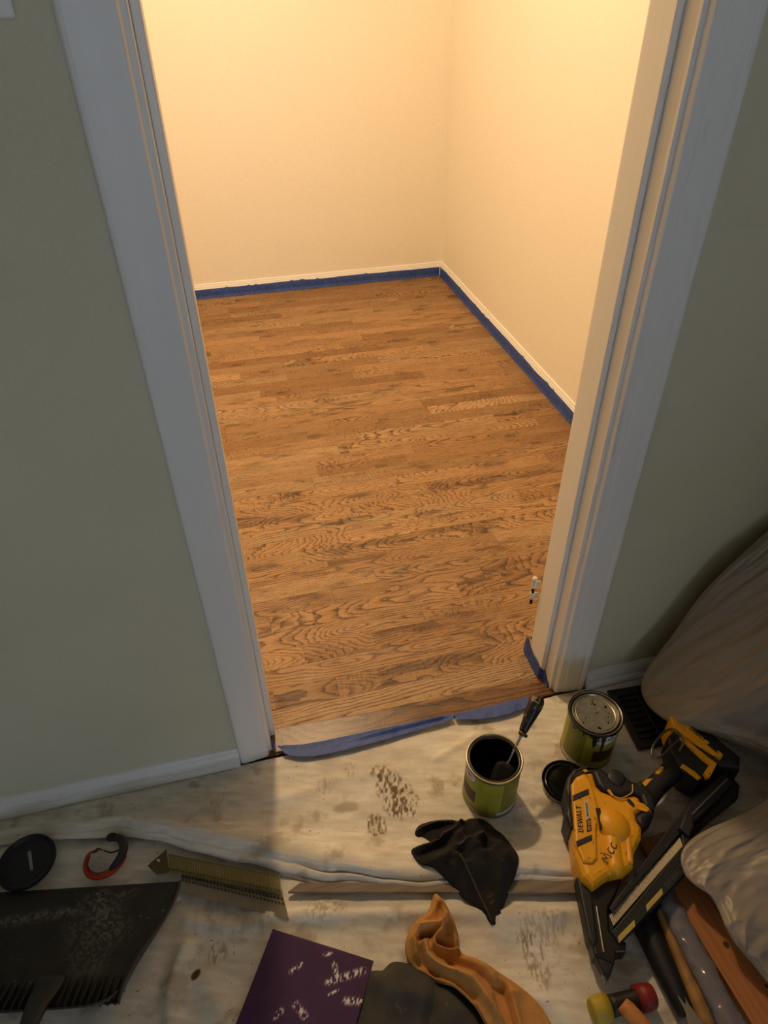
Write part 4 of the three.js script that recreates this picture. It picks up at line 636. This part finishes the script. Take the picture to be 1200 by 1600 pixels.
  // magazine
  const mag = mesh('magazine', slab([[-0.056, 0.158], [0.140, 0.047], [0.161, 0.036], [0.200, 0.012], [0.240, -0.006], [0.276, -0.021], [0.295, -0.010], [0.298, 0.016], [0.280, 0.036], [0.206, 0.060], [0.156, 0.080], [0.128, 0.112], [0.104, 0.137], [-0.067, 0.210], [-0.071, 0.186]], 0.026, 0.047, 0.003), mB, t);
  mesh('upper_rail', slab([[-0.056, 0.158], [0.140, 0.047], [0.146, 0.060], [0.128, 0.076], [-0.054, 0.166]], 0.044, 0.060, 0.002), mB, mag);
  mesh('lower_rail', slab([[-0.070, 0.192], [-0.058, 0.186], [0.121, 0.096], [0.128, 0.078], [0.146, 0.070], [0.134, 0.108], [0.104, 0.137], [-0.067, 0.211]], 0.044, 0.061, 0.002), mB, mag);
  mesh('pusher_channel', slab([[0.148, 0.052], [0.176, 0.030], [0.272, -0.010], [0.284, 0.002], [0.276, 0.018], [0.200, 0.050], [0.160, 0.066]], 0.044, 0.062, 0.003), mB, mag);
  mesh('channel_wire', tube([[0.166, 0.0635, 0.052], [0.220, 0.0635, 0.028], [0.272, 0.0635, 0.006]], 0.0018, 20, 8), mSteel, mag);
  mesh('pusher', slab([[0.126, 0.070], [0.150, 0.050], [0.166, 0.056], [0.152, 0.076], [0.136, 0.088]], 0.050, 0.070, 0.004), mB2, mag);
  mesh('channel_edge', tube([[-0.054, 0.0575, 0.1675], [0.036, 0.0575, 0.120], [0.126, 0.0575, 0.0765]], 0.0009, 16, 6), std(0x6c6788, 0.3, { metalness: 0.7 }), mag);
  { const gs = [], n = 58; for (let i = 0; i < n; i++) { const u = i / (n - 1), a = [lerp(-0.058, 0.125, u), 0.0535, lerp(0.167, 0.080, u)], b = [a[0] + lerp(-0.001, -0.004, u), 0.0535, a[2] + 0.0155]; gs.push(bar(a, b, 0.00150, 0.0015, 6)); } const nm = mesh('loaded_nails', mergeGeometries(gs), std(0xcfc0a6, 0.45, { metalness: 0.35 }), mag); nm.userData.kind = 'stuff'; }
  for (const [p, q] of [[[0.004, 0.175], [0.044, 0.157]], [[-0.064, 0.206], [-0.026, 0.190]]]) mesh('sight_slot', slab([[p[0], p[1] - 0.005], [q[0], q[1] - 0.005], [q[0] - 0.003, q[1] + 0.004], [p[0] - 0.003, p[1] + 0.004]], 0.058, 0.0622, 0.0004), std(0xb5a04a, 0.5), mag);
  { const g = mesh('lettering', lay(text('DEWALT', 0.0100, 0.0008), [0.052, -0.026], 0.076, 0.0608, 0.140), std(0x3c3c3e, 0.45), mag); }
  // nose
  mesh('nose_bar', slab([[-0.084, 0.098], [-0.071, 0.104], [-0.070, 0.128], [-0.096, 0.198], [-0.107, 0.204], [-0.108, 0.190]], 0.020, 0.056, 0.004), mB, t);
  mesh('nose_block', slab([[-0.074, 0.118], [-0.038, 0.116], [-0.010, 0.118], [-0.030, 0.138], [-0.056, 0.158], [-0.070, 0.188], [-0.052, 0.210], [-0.060, 0.222], [-0.074, 0.219], [-0.084, 0.232], [-0.110, 0.214], [-0.106, 0.192], [-0.088, 0.150]], 0.018, 0.054, 0.004), mDarkSteel, t);
  mesh('nose_front', slab([[-0.108, 0.206], [-0.082, 0.196], [-0.070, 0.214], [-0.085, 0.232], [-0.098, 0.245], [-0.106, 0.238]], 0.024, 0.050, 0.004), mB, t);
  for (const [dx, dz] of [[0, 0], [0.012, -0.004]]) mesh('contact_tip', turnedBar([[0, 0], [0.0036, 0], [0.0032, 0.7], [0.0016, 1], [0, 1]], [-0.099 + dx, 0.038, 0.222 + dz], [-0.107 + dx, 0.034, 0.252 + dz], 12), mSteel, t);
  mesh('guide_rod', bar([-0.074, 0.056, 0.150], [-0.094, 0.054, 0.214], 0.0022, 0.0022, 10), mSteel, t);
  mesh('depth_knob', lathe([[0, 0.010], [0.007, 0.010], [0.008, 0.005], [0.007, 0], [0, 0]], 20).translate(-0.101, 0.045, 0.190), mB2, t);
}

// ------------------------------------------------------------------ floor vent by the right wall
{
  const t = thing('floor_vent', 'black slotted floor vent beside the closed can', 'floor vent', [0.80, 0.011, 0.125], -0.06);
  mesh('frame', (() => { const s = new THREE.Shape([[-0.062, -0.075], [0.062, -0.075], [0.062, 0.075], [-0.062, 0.075]].map(p => new THREE.Vector2(...p))); s.holes.push(new THREE.Path([[-0.046, -0.056], [-0.046, 0.056], [0.046, 0.056], [0.046, -0.056]].map(p => new THREE.Vector2(...p)))); const g = new THREE.ExtrudeGeometry(s, { depth: 0.005, bevelEnabled: true, bevelSize: 0.002, bevelThickness: 0.002, bevelOffset: -0.002, bevelSegments: 2 }); g.rotateX(-Math.PI / 2); g.translate(0, 0.002, 0); return g; })(), std(0x1b1816, 0.45), t);
  mesh('well', box(-0.047, 0.047, 0, 0.0012, -0.057, 0.057), std(0x1b1816, 0.45), t);
  for (let i = 0; i < 7; i++) mesh('slat', rbox(0.090, 0.0045, 0.008, 0.001, 0, 0.0042, -0.048 + i * 0.016), std(0x1b1816, 0.45), t);
  mesh('middle_bar', rbox(0.007, 0.005, 0.112, 0.001, 0, 0.0052, 0), std(0x1b1816, 0.45), t);
}

// ------------------------------------------------------------------ tools in the lower right corner
{
  const t = thing('mallet', 'small mallet with one yellow and one red face and wooden handle', 'mallet');
  const axis = (s) => [0.420 + 0.104 * s, 0.034, 0.594 + 0.004 * s];
  mesh('yellow_face', turnedBar([[0, 0], [0.015, 0], [0.0185, 0.12], [0.0195, 0.5], [0.0195, 1], [0, 1]], axis(0), axis(0.27)), std(0xb39a2a, 0.6), t);
  mesh('head', turnedBar([[0, 0], [0.0165, 0], [0.0150, 0.2], [0.0150, 0.8], [0.0165, 1], [0, 1]], axis(0.27), axis(0.80)), std(0x2a2421, 0.5, { metalness: 0.3 }), t);
  mesh('red_face', turnedBar([[0, 0], [0.0195, 0], [0.0195, 0.55], [0.018, 0.9], [0.015, 1], [0, 1]], axis(0.72), axis(1.0)), std(0x7d1c18, 0.5), t);
  mesh('handle', turnedBar([[0, 0], [0.0105, 0.0], [0.0128, 0.05], [0.0125, 0.3], [0.011, 0.6], [0.0135, 0.9], [0.010, 1], [0, 1]], [0.466, 0.050, 0.600], [0.560, 0.040, 0.800]), std(0xffffff, 0.55, { map: plainWoodTex([170, 106, 50], [206, 140, 76], 201) }), t);
}
{
  const t = thing('scraper', 'long black handled scraper lying beside the mallet', 'scraper');
  mesh('handle', turnedBar([[0, 0], [0.014, 0.0], [0.0195, 0.05], [0.0208, 0.3], [0.0190, 0.6], [0.0160, 0.85], [0.0135, 1], [0, 1]], [0.569, 0.024, 0.462], [0.561, 0.030, 0.632]).scale(1, 1, 1), std(0x0f0f13, 0.6), t);
  mesh('blade', slab([[0.556, 0.610], [0.566, 0.607], [0.567, 0.625], [0.574, 0.650], [0.574, 0.690], [0.552, 0.690], [0.550, 0.650], [0.556, 0.632]], 0.0415, 0.0440, 0.0008), std(0x8d867a, 0.45, { metalness: 0.5 }), t);
}
{
  const t = thing('wooden_handle', 'worn tan wooden tool handle between the black scraper and the plastic tube', 'tool handle');
  const wt = plainWoodTex([124, 92, 46], [176, 128, 66], 211);
  mesh('shaft', turnedBar([[0, 0], [0.006, 0], [0.0075, 0.06], [0.0085, 0.4], [0.0100, 0.62], [0.0125, 0.70], [0.0130, 0.88], [0.0108, 0.97], [0.004, 1], [0, 1]], [0.604, 0.026, 0.470], [0.582, 0.030, 0.660]), std(0xffffff, 0.6, { map: wt }), t);
  mesh('ferrule', turnedBar([[0.0078, 0], [0.0082, 0.2], [0.0082, 0.8], [0.0078, 1]], [0.6025, 0.0262, 0.482], [0.6012, 0.0264, 0.494]), mSteel, t);
}
{
  const t = thing('plastic_sleeve', 'long greyish clear plastic sleeve lying along the pine board', 'sleeve');
  const m = new THREE.MeshPhysicalMaterial({ color: 0x8f898f, roughness: 0.16, transmission: 0.35, thickness: 0, ior: 1.45 });
  mesh('film', grid(60, 30, (u, v) => { const a = v * Math.PI * 2, p = [lerp(0.622, 0.618, u), 0.032, lerp(0.455, 0.76, u)], w = 0.0185 + 0.002 * fbm(u * 9, 2, 221, 2), cr = 0.009 * (fbm(u * 26, v * 7, 223, 3) - 0.5); return [p[0] + Math.cos(a) * (w + cr), p[1] + Math.sin(a) * (0.014 + cr), p[2], u, v]; }), m, t);
  mesh('inner_roll', bar([0.622, 0.030, 0.46], [0.618, 0.030, 0.758], 0.009), std(0x5d5560, 0.7), t);
}
{
  const kn = [[150, 120, 12], [300, 200, 8]];
  const g = rbox(0.088, 0.018, 0.46, 0.002, 0, 0, 0), p = g.attributes.position, uv = g.attributes.uv; for (let i = 0; i < p.count; i++) uv.setXY(i, (p.getZ(i) + 0.23) / 0.46, (p.getX(i) + 0.044) / 0.088);
  const b = mesh('pine_board', g, std(0xffffff, 0.6, { map: plainWoodTex([150, 92, 48], [180, 118, 66], 231, [[214, 100, 17], [290, 158, 9]]) })); b.position.set(0.690, 0.025, 0.60); b.rotation.y = 0.07; b.rotation.z = 0.04;
  tag(b, 'knotty pine board beside the clear plastic sleeve, partly under plastic sheeting', 'board');
}

// ------------------------------------------------------------------ plastic sheeting draped in the right corner
{
  const bulk = thing('storage_box', 'dark boxy bulk hidden under the cloudy plastic sheeting', 'box', [1.22, 0, 0.24], 0.12);
  mesh('box_body', rbox(0.36, 0.30, 0.34, 0.02, 0, 0.160, 0.0), std(0x3b3733, 0.7), bulk); mesh('box_lid', rbox(0.38, 0.03, 0.36, 0.01, 0, 0.325, 0), std(0x2d2a28, 0.6), bulk);
  // rows: left outline of the sheet from the wall down to the front, then three more columns to the right
  const N = [
    [[1.08, 0.36, 0.018], [1.030, 0.425, 0.026], [1.13, 0.56, 0.04], [1.26, 0.80, 0.05], [1.42, 0.92, 0.05]],
    [[0.95, 0.24, 0.022], [0.917, 0.325, 0.050], [1.05, 0.47, 0.10], [1.22, 0.74, 0.12], [1.42, 0.92, 0.12]],
    [[0.90, 0.10, 0.030], [0.861, 0.200, 0.060], [1.00, 0.40, 0.14], [1.20, 0.68, 0.18], [1.42, 0.92, 0.20]],
    [[0.87, 0.03, 0.050], [0.813, 0.105, 0.072], [0.94, 0.32, 0.18], [1.17, 0.62, 0.24], [1.42, 0.91, 0.28]],
    [[0.86, 0.015, 0.085], [0.795, 0.058, 0.104], [0.90, 0.24, 0.22], [1.13, 0.56, 0.30], [1.42, 0.90, 0.36]],
    [[0.88, 0.015, 0.16], [0.790, 0.085, 0.186], [0.90, 0.20, 0.26], [1.10, 0.50, 0.36], [1.42, 0.88, 0.44]],
    [[0.93, 0.015, 0.24], [0.865, 0.105, 0.262], [0.95, 0.16, 0.31], [1.08, 0.44, 0.42], [1.42, 0.86, 0.54]],
    [[0.99, 0.015, 0.30], [0.920, 0.105, 0.322], [0.99, 0.15, 0.37], [1.07, 0.40, 0.47], [1.42, 0.84, 0.62]],
    [[0.97, 0.02, 0.37], [0.880, 0.095, 0.382], [0.96, 0.15, 0.42], [1.05, 0.36, 0.52], [1.42, 0.82, 0.70]],
    [[0.80, 0.070, 0.42], [0.690, 0.092, 0.418], [0.85, 0.140, 0.45], [1.02, 0.33, 0.57], [1.42, 0.80, 0.78]],
    [[0.70, 0.072, 0.46], [0.652, 0.090, 0.466], [0.80, 0.135, 0.49], [1.00, 0.31, 0.62], [1.42, 0.78, 0.86]],
    [[0.72, 0.060, 0.51], [0.672, 0.090, 0.512], [0.79, 0.125, 0.54], [0.98, 0.28, 0.68], [1.42, 0.76, 0.94]],
    [[0.72, 0.050, 0.56], [0.668, 0.086, 0.568], [0.78, 0.110, 0.60], [0.97, 0.25, 0.74], [1.42, 0.74, 1.02]],
    [[0.73, 0.045, 0.62], [0.688, 0.070, 0.622], [0.79, 0.095, 0.66], [0.96, 0.22, 0.82], [1.42, 0.72, 1.12]],
    [[0.76, 0.045, 0.74], [0.715, 0.064, 0.740], [0.80, 0.090, 0.78], [0.96, 0.20, 0.92], [1.42, 0.70, 1.22]]];
  const cr = (a, b, c, d, t) => 0.5 * (2 * b + (c - a) * t + (2 * a - 5 * b + 4 * c - d) * t * t + (3 * b - a - 3 * c + d) * t * t * t);
  const cl = (i, n) => Math.max(0, Math.min(n, i));
  const surf = (u, v) => {
    const fv = v * (N.length - 1), j = Math.min(N.length - 2, fv | 0), tv = fv - j, fu = u * 4, i = Math.min(3, fu | 0), tu = fu - i, o = [];
    for (let k = 0; k < 3; k++) { const row = jj => { const r = N[cl(jj, N.length - 1)]; return cr(r[cl(i - 1, 4)][k], r[cl(i, 4)][k], r[cl(i + 1, 4)][k], r[cl(i + 2, 4)][k], tu); }; o.push(cr(row(j - 1), row(j), row(j + 1), row(j + 2), tv)); }
    const w = sst(0.12, 0.35, u), n1 = Math.abs(fbm(u * 5 + v * 2.2, v * 13 + u * 3, 241, 3) - 0.5), n2 = Math.abs(fbm(u * 14 - v * 4, v * 26 + u * 6, 243, 3) - 0.5);
    const s = (0.10 + 0.90 * w) * (0.052 * (0.13 - n1) + 0.016 * (0.12 - n2) + 0.005 * (0.10 - Math.abs(fbm(u * 34 + v * 8, v * 60, 247, 2) - 0.5)));
    return [o[0] - 0.55 * s, o[1] + 0.6 * s, Math.max(0.016, o[2] + 0.55 * s), u * 2, v * 2];
  };
  const m = new THREE.MeshPhysicalMaterial({ color: 0xbdb1a2, roughness: 0.36, transmission: 0.45, thickness: 0, ior: 1.4, side: THREE.DoubleSide });
  const g = mesh('plastic_sheet', sheet(120, 300, surf, 0.0006), m);
  tag(g, 'cloudy translucent plastic sheeting draped in the right corner over the tools', 'plastic sheet');
}

// ------------------------------------------------------------------ chips of white paint
{
  const r = rng(909), spots = [[-0.232, 0.188, 0.004, 0.022], [-0.250, 0.190, 0.004, 0.022], [-0.287, 0.192, 0.005, 0.018], [-0.198, 0.262, 0.005, 0.014]];
  const where = ['white paint chip on the olive card scrap, right of the other one there', 'white paint chip at the left corner of the olive card scrap', 'white paint chip at the dustpan lip below the strap loop', 'white paint chip beside the right corner of the dustpan'];
  spots.forEach(([x, z, s, y], i) => { const p = []; for (let k = 0; k < 5; k++) { const a = k * 1.2566 + r() * 0.7, d = s * (0.45 + 0.6 * r()); p.push([x + Math.cos(a) * d, z + Math.sin(a) * d]); } tag(mesh('paint_chip', slab(p, y, y + 0.0012, 0.0003), std(0xe6e1d6, 0.7)), where[i], 'paint chip', 'loose chips of white paint'); });
}

renderer.render(scene, camera);
